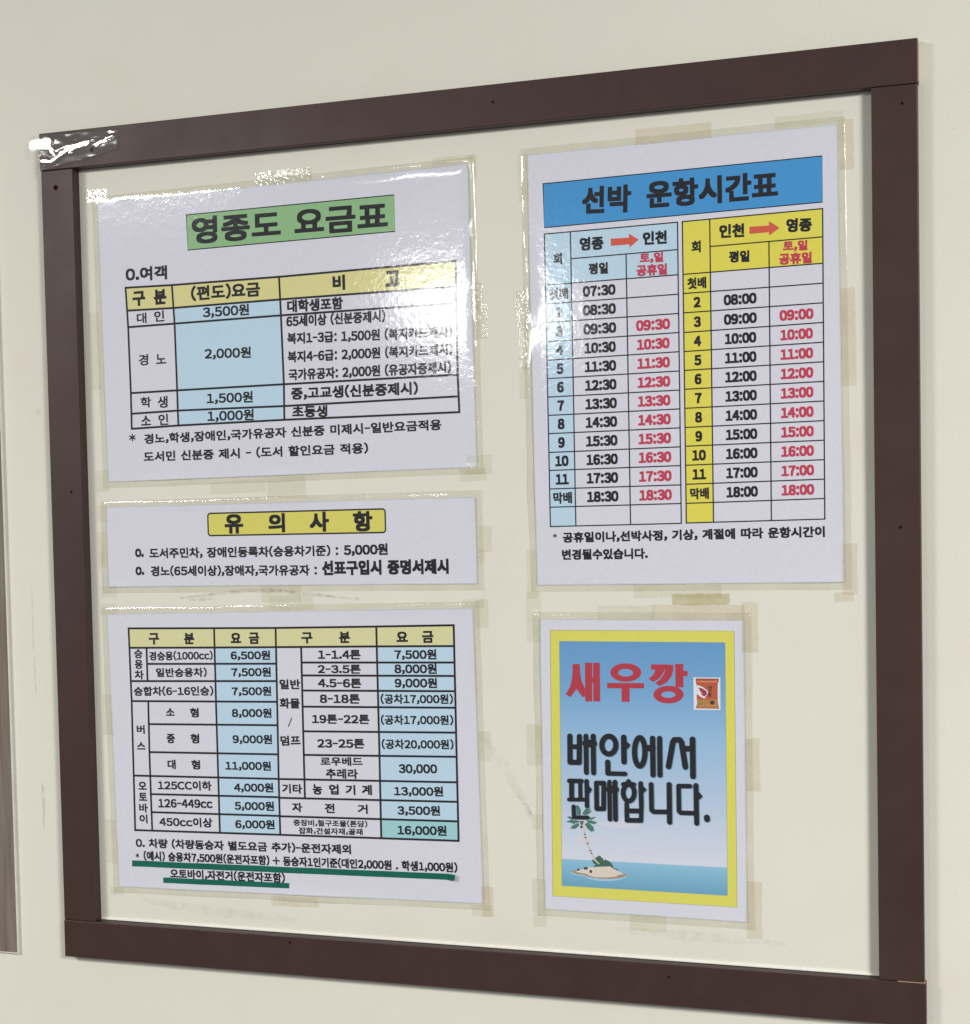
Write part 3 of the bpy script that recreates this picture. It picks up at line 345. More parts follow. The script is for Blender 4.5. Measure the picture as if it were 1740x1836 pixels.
STROKES=[([(-50.52, 20.66),(-50.71, 2.51),(-44.13, 2.54),(-43.63, 20.66)], 1.84, 0),([(-50.52, 13.28),(-43.75, 13.48)], 1.65, 0),([(-39.0, 20.98),(-39.11, -4.28)], 1.72, 0),([(-33.82, 21.12),(-33.98, -4.29)], 1.78, 0),([(-38.9, 15.93),(-33.9, 15.96)], 2.67, 0),([(-17.81, 15.37),(-17.93, 14.17),(-18.23, 13.01),(-18.7, 11.94),(-19.33, 10.99),(-20.09, 10.2),(-20.96, 9.61),(-21.89, 9.23),(-22.86, 9.08),(-23.83, 9.17),(-24.75, 9.49),(-25.6, 10.03),(-26.34, 10.77),(-26.94, 11.69),(-27.39, 12.74),(-27.65, 13.88),(-27.73, 15.08),(-27.61, 16.28),(-27.31, 17.45),(-26.83, 18.52),(-26.2, 19.47),(-25.44, 20.26),(-24.57, 20.85),(-23.63, 21.23),(-22.66, 21.37),(-21.7, 21.28),(-20.78, 20.96),(-19.93, 20.41),(-19.19, 19.67),(-18.59, 18.76),(-18.15, 17.71),(-17.89, 16.57)], 1.84, 1),([(-12.22, 20.92),(-12.24, 4.03)], 1.91, 0),([(-23.78, 3.4),(-23.77, -3.93)], 1.84, 0),([(-24.03, -4.44),(-11.61, -4.25)], 1.53, 0),([(2.52, 11.36),(2.44, 9.65),(2.26, 8.0),(1.96, 6.44),(1.58, 5.03),(1.11, 3.8),(0.58, 2.8),(-0.01, 2.06),(-0.63, 1.6),(-1.26, 1.43),(-1.89, 1.56),(-2.5, 1.98),(-3.06, 2.68),(-3.57, 3.65),(-4.0, 4.84),(-4.34, 6.23),(-4.59, 7.78),(-4.73, 9.43),(-4.76, 11.13),(-4.67, 12.84),(-4.48, 14.5),(-4.19, 16.05),(-3.81, 17.47),(-3.34, 18.69),(-2.8, 19.68),(-2.22, 20.42),(-1.6, 20.88),(-0.96, 21.05),(-0.33, 20.92),(0.27, 20.49),(0.84, 19.79),(1.34, 18.82),(1.77, 17.63),(2.11, 16.24),(2.36, 14.7),(2.5, 13.06)], 1.84, 1),([(3.5, 13.97),(7.88, 14.1)], 2.16, 0),([(7.98, 20.75),(7.92, -4.23)], 1.84, 0),([(12.84, 20.88),(12.72, -4.25)], 1.78, 0),([(18.77, 1.86),(21.98, 18.51),(22.99, 20.19),(26.58, 20.35),(27.91, 18.68),(30.33, 1.95)], 1.91, 0),([(28.96, 14.31),(35.42, 14.51)], 1.91, 0),([(35.51, 20.91),(35.47, -4.29)], 1.91, 0),([(-51.45, -10.55),(-42.68, -10.35)], 1.59, 0),([(-49.78, -11.11),(-49.99, -23.03)], 1.72, 0),([(-43.59, -10.88),(-43.66, -22.78)], 1.4, 0),([(-51.94, -23.61),(-39.23, -23.1)], 1.33, 0),([(-39.02, -10.21),(-38.99, -27.72)], 1.53, 0),([(-48.66, -28.37),(-48.46, -35.64)], 1.46, 0),([(-48.6, -35.84),(-38.74, -35.59)], 1.4, 0),([(-31.99, -11.26),(-26.75, -11.19),(-27.17, -28.97),(-32.09, -29.17)], 1.65, 1),([(-22.73, -10.24),(-22.83, -36.13)], 1.53, 0),([(-18.79, -10.09),(-18.82, -36.08)], 1.59, 0),([(-22.68, -15.4),(-18.74, -15.24)], 2.54, 0),([(-9.29, -9.3),(-9.3, -9.74)], 1.59, 0),([(-12.92, -11.42),(-9.12, -10.85),(-5.54, -11.33)], 1.53, 0),([(-5.31, -17.02),(-5.42, -18.2),(-5.69, -19.35),(-6.11, -20.39),(-6.67, -21.3),(-7.34, -22.03),(-8.1, -22.55),(-8.9, -22.83),(-9.72, -22.86),(-10.52, -22.64),(-11.26, -22.19),(-11.91, -21.51),(-12.44, -20.65),(-12.84, -19.63),(-13.07, -18.51),(-13.14, -17.32),(-13.04, -16.13),(-12.77, -14.99),(-12.34, -13.94),(-11.78, -13.03),(-11.1, -12.3),(-10.35, -11.79),(-9.54, -11.51),(-8.73, -11.48),(-7.93, -11.7),(-7.19, -12.16),(-6.54, -12.83),(-6.01, -13.7),(-5.61, -14.71),(-5.38, -15.83)], 1.65, 1),([(-0.75, -10.41),(-0.55, -25.98)], 1.59, 0),([(-10.79, -24.86),(-10.78, -36.03)], 1.53, 0),([(-0.53, -24.74),(-0.88, -35.58)], 1.46, 0),([(-10.87, -29.64),(-0.72, -29.39)], 1.65, 0),([(-10.78, -36.21),(-1.01, -35.9)], 1.65, 0),([(6.51, -10.76),(6.62, -28.46),(7.86, -29.51),(18.76, -29.23)], 1.59, 0),([(19.03, -10.41),(18.97, -36.23)], 1.72, 0),([(33.35, -10.97),(25.52, -11.15),(25.53, -28.26),(26.63, -29.38),(36.67, -29.31)], 1.53, 0),([(37.42, -10.33),(37.62, -36.13)], 1.65, 0),([(44.61, -31.78),(44.71, -33.12)], 1.91, 0)]
TICKS=[[(-11.0, 18.79),(-8.01, 16.41),(-7.7, 15.67),(-8.16, 14.79),(-10.72, 12.12)], [(-37.97, -13.05),(-35.7, -15.34),(-35.33, -15.95),(-35.73, -16.71),(-37.82, -19.42)], [(0.3, -11.61),(2.77, -13.86),(3.2, -14.46),(2.75, -15.16),(0.53, -17.4)], [(38.54, -13.83),(41.19, -16.78),(41.61, -17.49),(41.17, -18.37),(38.81, -20.54)]]
RED=[[(-47.79, 70.73),(-42.65, 70.8),(-42.55, 65.08),(-41.68, 59.5),(-39.16, 53.64),(-39.25, 48.35),(-40.92, 47.89),(-45.32, 53.53),(-49.6, 47.71),(-52.99, 49.64),(-49.8, 55.0),(-48.28, 60.64),(-47.8, 66.25)], [(-38.91, 71.78),(-33.8, 71.84),(-34.25, 45.04),(-39.05, 44.94)], [(-33.1, 71.85),(-28.39, 71.91),(-28.51, 45.16),(-33.35, 45.06)], [(-34.29, 61.79),(-33.01, 61.81),(-33.07, 58.09),(-34.35, 58.07)], [(-23.4, 58.07),(2.48, 58.39),(2.43, 54.83),(-23.27, 54.42)], [(-13.33, 55.04),(-7.6, 55.14),(-7.81, 45.28),(-13.29, 45.29)], [(7.6, 71.22),(17.54, 71.35),(17.0, 68.11),(15.46, 64.72),(12.81, 61.5),(8.86, 59.23),(5.77, 61.39),(8.93, 64.01),(10.66, 67.59),(7.55, 67.66)], [(17.17, 71.34),(22.85, 71.11),(22.8, 67.27),(21.31, 62.98),(18.48, 59.27),(13.48, 56.56),(10.21, 58.52),(13.67, 61.03),(16.2, 64.37),(17.23, 67.31)], [(24.34, 71.87),(29.76, 71.94),(29.66, 55.93),(24.3, 56.02)], [(29.08, 67.18),(32.64, 67.11),(32.59, 63.59),(29.03, 63.59)]]
RINGS=[([(0.65, 65.6),(0.5, 64.61),(0.1, 63.64),(-0.56, 62.71),(-1.46, 61.85),(-2.57, 61.08),(-3.87, 60.41),(-5.32, 59.87),(-6.89, 59.46),(-8.55, 59.2),(-10.24, 59.1),(-11.93, 59.15),(-13.59, 59.35),(-15.15, 59.71),(-16.6, 60.2),(-17.89, 60.83),(-18.98, 61.57),(-19.86, 62.41),(-20.5, 63.32),(-20.89, 64.29),(-21.0, 65.28),(-20.85, 66.28),(-20.44, 67.25),(-19.77, 68.18),(-18.86, 69.05),(-17.74, 69.82),(-16.44, 70.49),(-14.97, 71.03),(-13.4, 71.43),(-11.74, 71.68),(-10.04, 71.78),(-8.35, 71.73),(-6.71, 71.52),(-5.15, 71.16),(-3.71, 70.66),(-2.43, 70.03),(-1.35, 69.29),(-0.48, 68.46),(0.16, 67.55),(0.53, 66.59)], [(-4.99, 65.39),(-5.06, 64.98),(-5.26, 64.57),(-5.58, 64.19),(-6.02, 63.83),(-6.56, 63.5),(-7.2, 63.22),(-7.91, 62.99),(-8.67, 62.82),(-9.48, 62.71),(-10.31, 62.67),(-11.14, 62.69),(-11.94, 62.77),(-12.71, 62.92),(-13.41, 63.12),(-14.04, 63.39),(-14.58, 63.69),(-15.01, 64.04),(-15.32, 64.42),(-15.51, 64.82),(-15.57, 65.24),(-15.49, 65.65),(-15.29, 66.06),(-14.97, 66.45),(-14.53, 66.81),(-13.98, 67.13),(-13.35, 67.41),(-12.63, 67.64),(-11.86, 67.81),(-11.06, 67.92),(-10.23, 67.96),(-9.4, 67.94),(-8.6, 67.86),(-7.83, 67.71),(-7.13, 67.5),(-6.5, 67.24),(-5.97, 66.93),(-5.54, 66.59),(-5.23, 66.21),(-5.05, 65.81)]),([(29.72, 51.06),(29.58, 50.12),(29.19, 49.2),(28.56, 48.32),(27.7, 47.51),(26.64, 46.77),(25.41, 46.14),(24.02, 45.62),(22.52, 45.23),(20.94, 44.97),(19.32, 44.87),(17.71, 44.9),(16.13, 45.09),(14.63, 45.42),(13.25, 45.88),(12.02, 46.47),(10.97, 47.16),(10.13, 47.95),(9.52, 48.81),(9.15, 49.72),(9.04, 50.66),(9.18, 51.6),(9.58, 52.52),(10.21, 53.41),(11.08, 54.22),(12.15, 54.96),(13.39, 55.59),(14.79, 56.11),(16.29, 56.5),(17.88, 56.74),(19.5, 56.85),(21.11, 56.8),(22.68, 56.61),(24.17, 56.28),(25.54, 55.81),(26.76, 55.22),(27.8, 54.53),(28.63, 53.75),(29.24, 52.89),(29.6, 51.99)], [(24.23, 50.95),(24.17, 50.61),(23.98, 50.27),(23.68, 49.94),(23.27, 49.64),(22.76, 49.37),(22.17, 49.13),(21.51, 48.94),(20.79, 48.79),(20.03, 48.7),(19.25, 48.65),(18.48, 48.67),(17.72, 48.73),(17.01, 48.85),(16.35, 49.02),(15.76, 49.23),(15.26, 49.48),(14.85, 49.77),(14.56, 50.08),(14.38, 50.42),(14.33, 50.76),(14.39, 51.1),(14.58, 51.44),(14.88, 51.77),(15.29, 52.07),(15.8, 52.34),(16.4, 52.58),(17.06, 52.77),(17.79, 52.92),(18.54, 53.01),(19.32, 53.06),(20.09, 53.04),(20.85, 52.98),(21.56, 52.86),(22.22, 52.69),(22.81, 52.48),(23.31, 52.22),(23.71, 51.94),(24.0, 51.63),(24.18, 51.29)])]
PIC=[('cloud', [(-35.87, -39.7),(-29.54, -38.38),(-16.97, -37.3),(-12.76, -34.05),(-7.55, -32.8),(-2.46, -38.18),(-1.98, -40.39),(-6.66, -42.65),(-16.01, -42.68),(-25.39, -41.47)]),('cloud', [(-53.01, -51.33),(-46.62, -50.29),(-38.13, -48.85),(-31.81, -48.75),(-31.0, -50.97),(-35.04, -53.23),(-44.55, -53.49),(-52.52, -53.89)]),('cloud', [(-13.15, -59.1),(-4.8, -55.81),(5.53, -55.29),(9.6, -57.92),(-0.72, -59.98)]),('sea', [(-57.86, -65.55),(57.88, -65.44),(57.83, -84.52),(-58.19, -84.44)]),('foam', [(-51.89, -74.98),(-49.6, -74.0),(-46.42, -72.8),(-36.62, -70.9),(-22.76, -70.82),(-15.91, -73.49),(-10.96, -74.73),(-13.21, -76.38),(-15.98, -77.89),(-22.9, -79.3),(-31.56, -79.62),(-38.5, -78.83),(-41.6, -76.96),(-48.59, -76.5)]),('shore', [(-50.83, -74.41),(-47.83, -73.15),(-39.43, -72.08),(-17.64, -73.59),(-13.16, -73.34),(-11.47, -74.42),(-15.62, -76.51),(-22.87, -77.67),(-31.53, -78.02),(-38.82, -77.21),(-41.76, -76.02),(-47.53, -75.76)]),('sand', [(-48.37, -74.21),(-42.91, -71.93),(-38.7, -70.41),(-34.87, -70.13),(-29.66, -69.51),(-23.42, -69.0),(-20.34, -70.69),(-13.52, -74.03),(-17.83, -74.68),(-18.53, -75.73),(-24.58, -76.75),(-33.25, -77.24),(-38.8, -76.29),(-39.83, -75.23),(-44.36, -74.73)]),('bush', [(-35.64, -70.17),(-33.62, -68.3),(-35.24, -67.43),(-36.52, -64.72),(-34.44, -65.35),(-34.07, -63.81),(-32.6, -62.71),(-31.27, -62.3),(-31.78, -61.48),(-30.57, -62.1),(-29.71, -62.22),(-29.73, -63.24),(-28.35, -63.51),(-27.86, -65.34),(-26.63, -64.19),(-24.06, -65.55),(-22.35, -66.74),(-21.34, -68.38),(-20.85, -70.04),(-18.28, -70.51),(-17.26, -71.87),(-20.69, -70.64),(-23.42, -69.0),(-29.66, -69.57)]),('trunk', [(-43.08, -40.32),(-41.5, -40.25),(-40.54, -45.29),(-39.75, -50.01),(-38.43, -54.36),(-36.77, -58.69),(-34.75, -62.65),(-33.05, -65.28),(-30.6, -67.79),(-31.54, -67.98),(-34.28, -65.68),(-35.97, -63.06),(-37.99, -58.75),(-39.65, -54.42),(-40.97, -50.07),(-41.77, -45.35)]),('bushl', [(-53.85, -35.87),(-51.38, -35.42),(-48.96, -36.84),(-50.03, -37.98),(-51.77, -37.31)]),('leaf', [(-54.54, -39.37),(-52.13, -38.35),(-50.37, -37.76),(-44.79, -38.29),(-45.5, -39.48),(-49.02, -40.66),(-51.11, -39.93)]),('leaf', [(-51.43, -44.17),(-50.45, -42.35),(-49.03, -41.27),(-45.16, -39.73),(-44.76, -41.07),(-46.62, -43.27),(-48.74, -44.49),(-49.08, -43.82)]),('leaf', [(-46.87, -27.24),(-44.96, -27.91),(-43.54, -30.83),(-43.74, -34.23),(-46.46, -34.18)]),('leaf', [(-42.78, -33.34),(-40.82, -30.38),(-39.4, -29.03),(-36.28, -29.84),(-38.06, -31.95),(-40.88, -34.11)]),('bushl', [(-35.95, -30.57),(-35.9, -31.59),(-38.08, -33.48),(-40.88, -34.18),(-38.06, -31.95)]),('bushl', [(-37.6, -35.73),(-32.55, -34.93),(-35.36, -36.98),(-37.8, -37.43)]),('leaf', [(-39.9, -37.8),(-36.07, -37.63),(-31.85, -38.86),(-34.03, -40.31),(-36.45, -39.74),(-38.87, -39.18)]),('leaf', [(-41.16, -40.23),(-38.18, -39.14),(-34.75, -42.04),(-34.38, -45.0),(-36.55, -45.51),(-38.95, -43.59)]),('bark', [(-44.79, -38.36),(-41.47, -38.21),(-42.39, -40.96),(-43.79, -41.03)]),('rock', [(-42.48, -42.4),(-42.58, -42.84),(-42.84, -43.21),(-43.21, -43.42),(-43.61, -43.44),(-43.97, -43.26),(-44.22, -42.92),(-44.3, -42.48),(-44.2, -42.03),(-43.94, -41.67),(-43.58, -41.45),(-43.17, -41.43),(-42.81, -41.61),(-42.56, -41.96)]),('rock', [(-40.41, -47.49),(-40.55, -47.76),(-40.9, -47.94),(-41.33, -47.96),(-41.67, -47.81),(-41.8, -47.56),(-41.67, -47.29),(-41.31, -47.12),(-40.88, -47.1),(-40.54, -47.24)]),('rock', [(-40.03, -49.68),(-40.16, -49.95),(-40.52, -50.12),(-40.95, -50.15),(-41.29, -50.0),(-41.42, -49.75),(-41.28, -49.48),(-40.93, -49.31),(-40.5, -49.28),(-40.16, -49.43)]),('rock', [(-38.53, -53.68),(-38.66, -53.95),(-39.02, -54.13),(-39.45, -54.15),(-39.79, -54.0),(-39.92, -53.75),(-39.78, -53.49),(-39.43, -53.31),(-39.0, -53.29),(-38.66, -53.43)]),('rock', [(-36.49, -58.74),(-36.63, -59.01),(-36.98, -59.18),(-37.41, -59.21),(-37.75, -59.06),(-37.88, -58.81),(-37.74, -58.54),(-37.39, -58.37),(-36.96, -58.34),(-36.62, -58.49)]),('rock', [(-35.68, -60.5),(-35.82, -60.76),(-36.17, -60.94),(-36.6, -60.96),(-36.95, -60.82),(-37.08, -60.57),(-36.94, -60.3),(-36.59, -60.12),(-36.16, -60.1),(-35.81, -60.24)]),('rock', [(-45.02, -72.38),(-45.13, -72.66),(-45.42, -72.89),(-45.85, -73.03),(-46.31, -73.05),(-46.73, -72.96),(-47.02, -72.76),(-47.12, -72.5),(-47.01, -72.23),(-46.72, -72.0),(-46.29, -71.86),(-45.82, -71.83),(-45.41, -71.93),(-45.12, -72.12)]),('rock', [(-39.17, -71.21),(-39.33, -71.64),(-39.77, -71.99),(-40.41, -72.21),(-41.11, -72.25),(-41.73, -72.1),(-42.16, -71.79),(-42.31, -71.39),(-42.15, -70.96),(-41.71, -70.61),(-41.07, -70.39),(-40.37, -70.35),(-39.75, -70.5),(-39.32, -70.81)]),('rock', [(-36.21, -73.26),(-36.31, -73.74),(-36.59, -74.13),(-36.99, -74.36),(-37.42, -74.39),(-37.81, -74.2),(-38.07, -73.84),(-38.16, -73.37),(-38.06, -72.89),(-37.78, -72.5),(-37.38, -72.26),(-36.95, -72.24),(-36.56, -72.43),(-36.3, -72.79)])]
BAG=[('white', [(36.56, 62.83),(54.87, 63.02),(54.73, 41.11),(36.54, 40.84)]),('bag', [(38.06, 62.16),(53.89, 62.31),(53.69, 60.17),(53.08, 58.78),(52.89, 51.86),(52.95, 48.4),(53.16, 45.64),(53.91, 41.92),(37.78, 41.84),(38.88, 45.34),(38.64, 48.46),(38.7, 57.83),(38.13, 59.91)]),('bagtan', [(38.74, 48.12),(43.63, 47.8),(52.95, 48.4),(53.16, 45.64),(53.71, 42.71),(37.9, 42.47),(38.88, 45.34)]),('bagdark', [(38.06, 62.16),(53.89, 62.31),(53.81, 61.55),(38.12, 61.36)]),('baglight', [(39.26, 60.62),(45.88, 60.38),(52.48, 60.63),(52.47, 59.87),(45.87, 59.69),(39.25, 59.79)]),('white', [(38.87, 57.49),(39.92, 57.51),(42.69, 56.52),(46.32, 53.81),(45.83, 51.03),(44.35, 49.62),(45.03, 48.87),(43.29, 48.83),(41.21, 49.97),(38.65, 51.59)]),('shrimp', [(39.72, 56.12),(42.68, 55.48),(45.62, 53.45),(45.59, 51.2),(43.65, 50.02),(41.93, 51.13),(41.26, 53.37)]),('baglight', [(40.73, 53.36),(41.95, 53.21),(43.15, 51.67),(42.28, 51.48)]),('rock', [(50.77, 46.11),(50.67, 45.63),(50.38, 45.21),(49.96, 44.89),(49.43, 44.72),(48.88, 44.71),(48.36, 44.86),(47.93, 45.16),(47.66, 45.57),(47.57, 46.04),(47.67, 46.52),(47.96, 46.94),(48.39, 47.26),(48.91, 47.43),(49.47, 47.45),(49.99, 47.29),(50.41, 46.99),(50.68, 46.58)]),('baggreen', [(43.0, 45.25),(42.83, 44.89),(42.36, 44.59),(41.69, 44.41),(40.94, 44.4),(40.27, 44.54),(39.81, 44.82),(39.65, 45.18),(39.82, 45.55),(40.29, 45.85),(40.96, 46.02),(41.71, 46.04),(42.38, 45.89),(42.84, 45.61)])]
TAPES=[('p1', -157.1, 106.03, -140.15, 115.47, 'g'),('p1', -15.99, 105.54, 29.57, 115.19, 'g'),('p1', 122.51, 106.29, 152.67, 112.05, 'd'),('p1', 149.24, 94.89, 154.97, 111.35, 'd'),('p1', 151.05, 2.26, 156.59, 23.45, 'g'),('p1', 151.96, -16.04, 159.34, 8.65, 'g'),('p1', 141.29, -110.18, 159.45, -96.55, 'd'),('p1', 135.66, -114.69, 155.11, -106.1, 'd'),('p1', -14.88, -122.18, 16.55, -105.52, 'd'),('p1', -159.68, -112.58, -147.49, -96.07, 'd'),('p1', -61.66, -117.22, -15.79, -107.77, 'n'),('p1', -160.52, -35.4, -150.3, 23.46, 'n'),('p2', -157.39, -15.41, -149.32, 11.7, 'n'),('p2', 150.37, -8.44, 160.28, 10.32, 'd'),('p2', 150.05, -15.84, 155.02, -6.44, 'n'),('p2', -20.3, -42.9, 12.25, -30.19, 'd'),('p2', -155.98, -38.76, -142.05, -29.39, 'n'),('p2', -157.01, 19.61, -148.22, 32.34, 'n'),('p3', 150.06, 90.95, 159.6, 110.98, 'd'),('p3', 140.77, 105.19, 156.82, 112.27, 'd'),('p3', 148.64, -3.25, 158.33, 18.05, 'd'),('p3', 146.99, -114.34, 155.78, -92.77, 'y'),('p3', 139.2, -114.14, 154.71, -105.74, 'd'),('p3', -10.44, 105.7, 24.76, 116.33, 'd'),('p3', -18.53, -113.79, 20.01, -106.08, 'y'),('p3', -155.94, 12.45, -147.09, 43.38, 'd'),('p3', -156.46, -111.33, -144.13, -105.25, 'd'),('p3', -157.99, -87.22, -148.12, -53.46, 'n'),('p3', -153.77, 104.54, -138.62, 113.06, 'n'),('p4', -111.95, 116.53, -103.93, 148.87, 'd'),('p4', -115.5, 29.39, -106.22, 55.57, 'g'),('p4', -114.13, 1.73, -106.47, 32.37, 'g'),('p4', -113.94, -18.65, -106.68, 4.38, 'd'),('p4', -112.08, -157.08, -104.78, -122.95, 'd'),('p4', -28.5, 147.01, 23.11, 157.65, 'y'),('p4', 65.03, 149.02, 108.55, 156.51, 'd'),('p4', 105.83, 118.21, 114.98, 150.51, 'y'),('p4', 105.28, -20.63, 114.48, 42.51, 'y'),('p4', 103.6, -155.99, 113.22, -122.55, 'y'),('p4', 97.94, -160.7, 110.44, -154.5, 'y'),('p4', -36.45, -157.39, 23.9, -148.35, 'd'),('p4', -9.94, -162.23, 29.04, -154.69, 'o'),('p5', -80.65, 85.41, -69.7, 121.18, 'd'),('p5', 69.55, 80.04, 80.68, 113.9, 'y'),('p5', -29.29, 101.26, 9.76, 111.18, 'd'),('p5', 8.99, 101.48, 71.53, 112.0, 'y'),('p5', 71.42, -13.05, 80.73, 22.57, 'y'),('p5', 70.99, -112.54, 81.09, -73.98, 'y'),('p5', -82.05, -0.84, -70.92, 28.43, 'd'),('p5', -79.26, -45.66, -71.1, -34.88, 'd'),('p5', -79.92, -114.66, -69.7, -80.27, 'd'),('p5', -9.84, -112.55, 15.95, -100.94, 'd')]
SCREWS=[(-329.34, 276.32),(-361.72, 250.86),(-12.49, 280.12),(-356.27, 20.99),(259.47, 252.48),(256.27, -14.91),(-182.1, -313.69),(101.34, -317.8)]

# ------------------------------------------------------------------ the wall
mb = MB(); N = 24
for i in range(N):
    for j in range(N):
        x0 = -1600 + 3200 * i / N; x1 = -1600 + 3200 * (i + 1) / N; y0 = -1300 + 2600 * j / N; y1 = -1300 + 2600 * (j + 1) / N
        mb.poly([(x0, y0), (x1, y0), (x1, y1), (x0, y1)], 0)
wall = mb.build('wall', WALL); tag(wall, 'cream painted wall', 'wall', kind='structure')

def smear(name, pts, wd, mat, z=.12):
    mb = MB(); n = 14; Ls = []; Rs = []
    P = [Vector(p) for p in pts]
    def at(t):
        k = t * (len(P) - 1); i = min(int(k), len(P) - 2); return P[i].lerp(P[i + 1], k - i)
    for i in range(n + 1):
        t = i / n; p = at(t); d = (at(min(1, t + .02)) - at(max(0, t - .02))).normalized(); nn = Vector((-d.y, d.x))
        h = wd * .5 * (.35 + .65 * math.sin(math.pi * min(max(t, .06), .94))) * (.75 + .5 * random.random())
        Ls.append(tuple(p + nn * h)); Rs.append(tuple(p - nn * h))
    for i in range(n): mb.poly([Rs[i], Rs[i + 1], Ls[i + 1], Ls[i]], z)
    return mb.build(name, mat, wall, tri=False)
smear('scuff_mark', [(-400.1, -50), (-400.4, -92), (-399.5, -136)], 1.7, SCUFF)
smear('scuff_mark', [(-396.2, -205), (-395.6, -221), (-396.2, -240)], 2.6, STAIN)
smear('scuff_mark', [(-390.5, 86), (-388.5, 80)], 5, SMEAR)
smear('scuff_mark', [(-30, -160), (-12, -186), (4, -217)], 8, SMEAR)
smear('scuff_mark', [(-6, -199), (-3, -203), (3, -213)], 3, SCUFF, .2)
smear('scuff_mark', [(-270, -60.5), (-215, -55), (-190, -55), (-130, -61)], 3.5, STAIN)
smear('scuff_mark', [(-262, -62), (-240, -61)], 2, STAIN, .2)
smear('scuff_mark', [(-128, -60.5), (-124, -61.5)], 2.2, SCUFF, .2)
smear('scuff_mark', [(-310, -292), (-250, -297), (-180, -299)], 9, SMEAR)
smear('scuff_mark', [(287, 235), (293, 236)], 1.2, SCUFF)
smear('scuff_mark', [(286, -252), (289, -252)], 1.4, SCUFF)
smear('scuff_mark', [(60, -290), (180, -292)], 6, SMEAR)

# ------------------------------------------------------------------ the wooden frame
fr = empty('wooden_frame', -53, -23)
tag(fr, 'dark brown flat wooden frame screwed to the cream wall round the notices', 'frame')
O = (-53, -23); ZF = 9.0
box(-375.1, 269.2, 264.3, 292.3, 0, ZF, .5, 'rail', BROWN, fr, O)
box(-374.6, 269.8, -337.8, -309.2, 0, ZF, .5, 'rail', BROWN, fr, O)
box(-374.2, -346.6, -308.9, 264.0, 0, ZF - .12, .5, 'stile', BROWN, fr, O)
box(240.3, 268.8, -308.9, 264.0, 0, ZF - .1, .5, 'stile', BROWN, fr, O)
box(252, 269.3, -309.7, -308.5, .3, ZF - .35, .05, 'raw_joint_sliver', RAW, fr, O)
box(267.6, 269.45, 266, 290.5, .2, ZF - 1.0, .1, 'raw_end_grain', RAW, fr, O)
box(-346.4, 240.1, -308.9, -307.3, 0, 1.1, .3, 'reflected_light_strip', flat('reflected_light_white', rgb(232, 230, 222)), fr, O)  # added off-white strip imitating the line of reflected light above the bottom rail
for i, (x, y) in enumerate(SCREWS):
    bm = bmesh.new()
    mt = Matrix.Translation(B(x - O[0], y - O[1], ZF + .05)) @ Matrix.Rotation(math.pi / 2, 4, 'X')
    bmesh.ops.create_cone(bm, cap_ends=True, segments=18, radius1=(2.0 if i < 2 else 1.05) * .001, radius2=(1.7 if i < 2 else .85) * .001, depth=.0004, matrix=mt)
    me = bpy.data.meshes.new('screw'); bm.to_mesh(me); bm.free(); link('screw', me, fr, [DARK])

# ------------------------------------------------------------------ wood-grain panel at the left
pn = empty('wood_grain_panel', -560, -341)
tag(pn, 'grey brown wood-grain panel with white edge, cut off at the left of the frame', 'panel')
box(-700 + 560, -421.3 + 560, 0, 720, .2, 2.6, .1, 'foam_core', EDGE, pn)
box(-700 + 560, -422.6 + 560, 1.2, 720, 2.6, 3.1, .1, 'wood_grain_face', WOOD, pn)

# ------------------------------------------------------------------ laminated sheets
def ring(w2, h2, prof, name, mat, parent):
    """film margin: rectangular ring with a raised lip along the paper's edge"""
    mb = MB(); V = []
    for off, z in prof:
        x = w2 + off; y = h2 + off
        V.append([(-x, -y, z), (x, -y, z), (x, y, z), (-x, y, z)])
    K = 70
    for a, b in zip(V[:-1], V[1:]):
        for k in range(4):
            p0, p1, q0, q1 = a[k], a[(k + 1) % 4], b[k], b[(k + 1) % 4]
            for i in range(K):
                f = lambda u, v, t: tuple(u[j] + (v[j] - u[j]) * t for j in range(3))
                r = [f(p0, p1, i / K), f(p0, p1, (i + 1) / K), f(q0, q1, (i + 1) / K), f(q0, q1, i / K)]
                mb.raw([B(*c) for c in r], [[0, 1, 2, 3]])
    me = mb.build(name, mat, parent, tri=False)
    bm = bmesh.new(); bm.from_mesh(me.data); bmesh.ops.remove_doubles(bm, verts=bm.verts, dist=1e-6); bm.to_mesh(me.data); bm.free()
    for v in me.data.vertices:
        v.co.y -= lift(v.co.x * 1000, v.co.z * 1000, w2, h2) * .001 * (.25 if v.co.y > -.0002 else 1)
        k = noise.noise(Vector((v.co.x * 22 + w2, v.co.z * 22, 3.1))) * .00008
        if v.co.y < -.0002: v.co.y -= abs(k)
        else: v.co.y -= abs(k) * .6
    for p in me.data.polygons: p.use_smooth = True
    return me
def lift(x, y, w2, h2):
    """how far the free edge of a sheet stands off the wall between its tapes, mm"""
    d = min(w2 - abs(x), h2 - abs(y))
    e = min(1.5, max(0, (6.5 - d) / 6.5)) ** 1.6
    n = noise.noise(Vector((x * .019 + w2, y * .019 + h2 * 3, 5.5))) + .35 * noise.noise(Vector((x * .06 + w2, y * .06, 1.5)))
    return e * max(0, n + .08) * .75
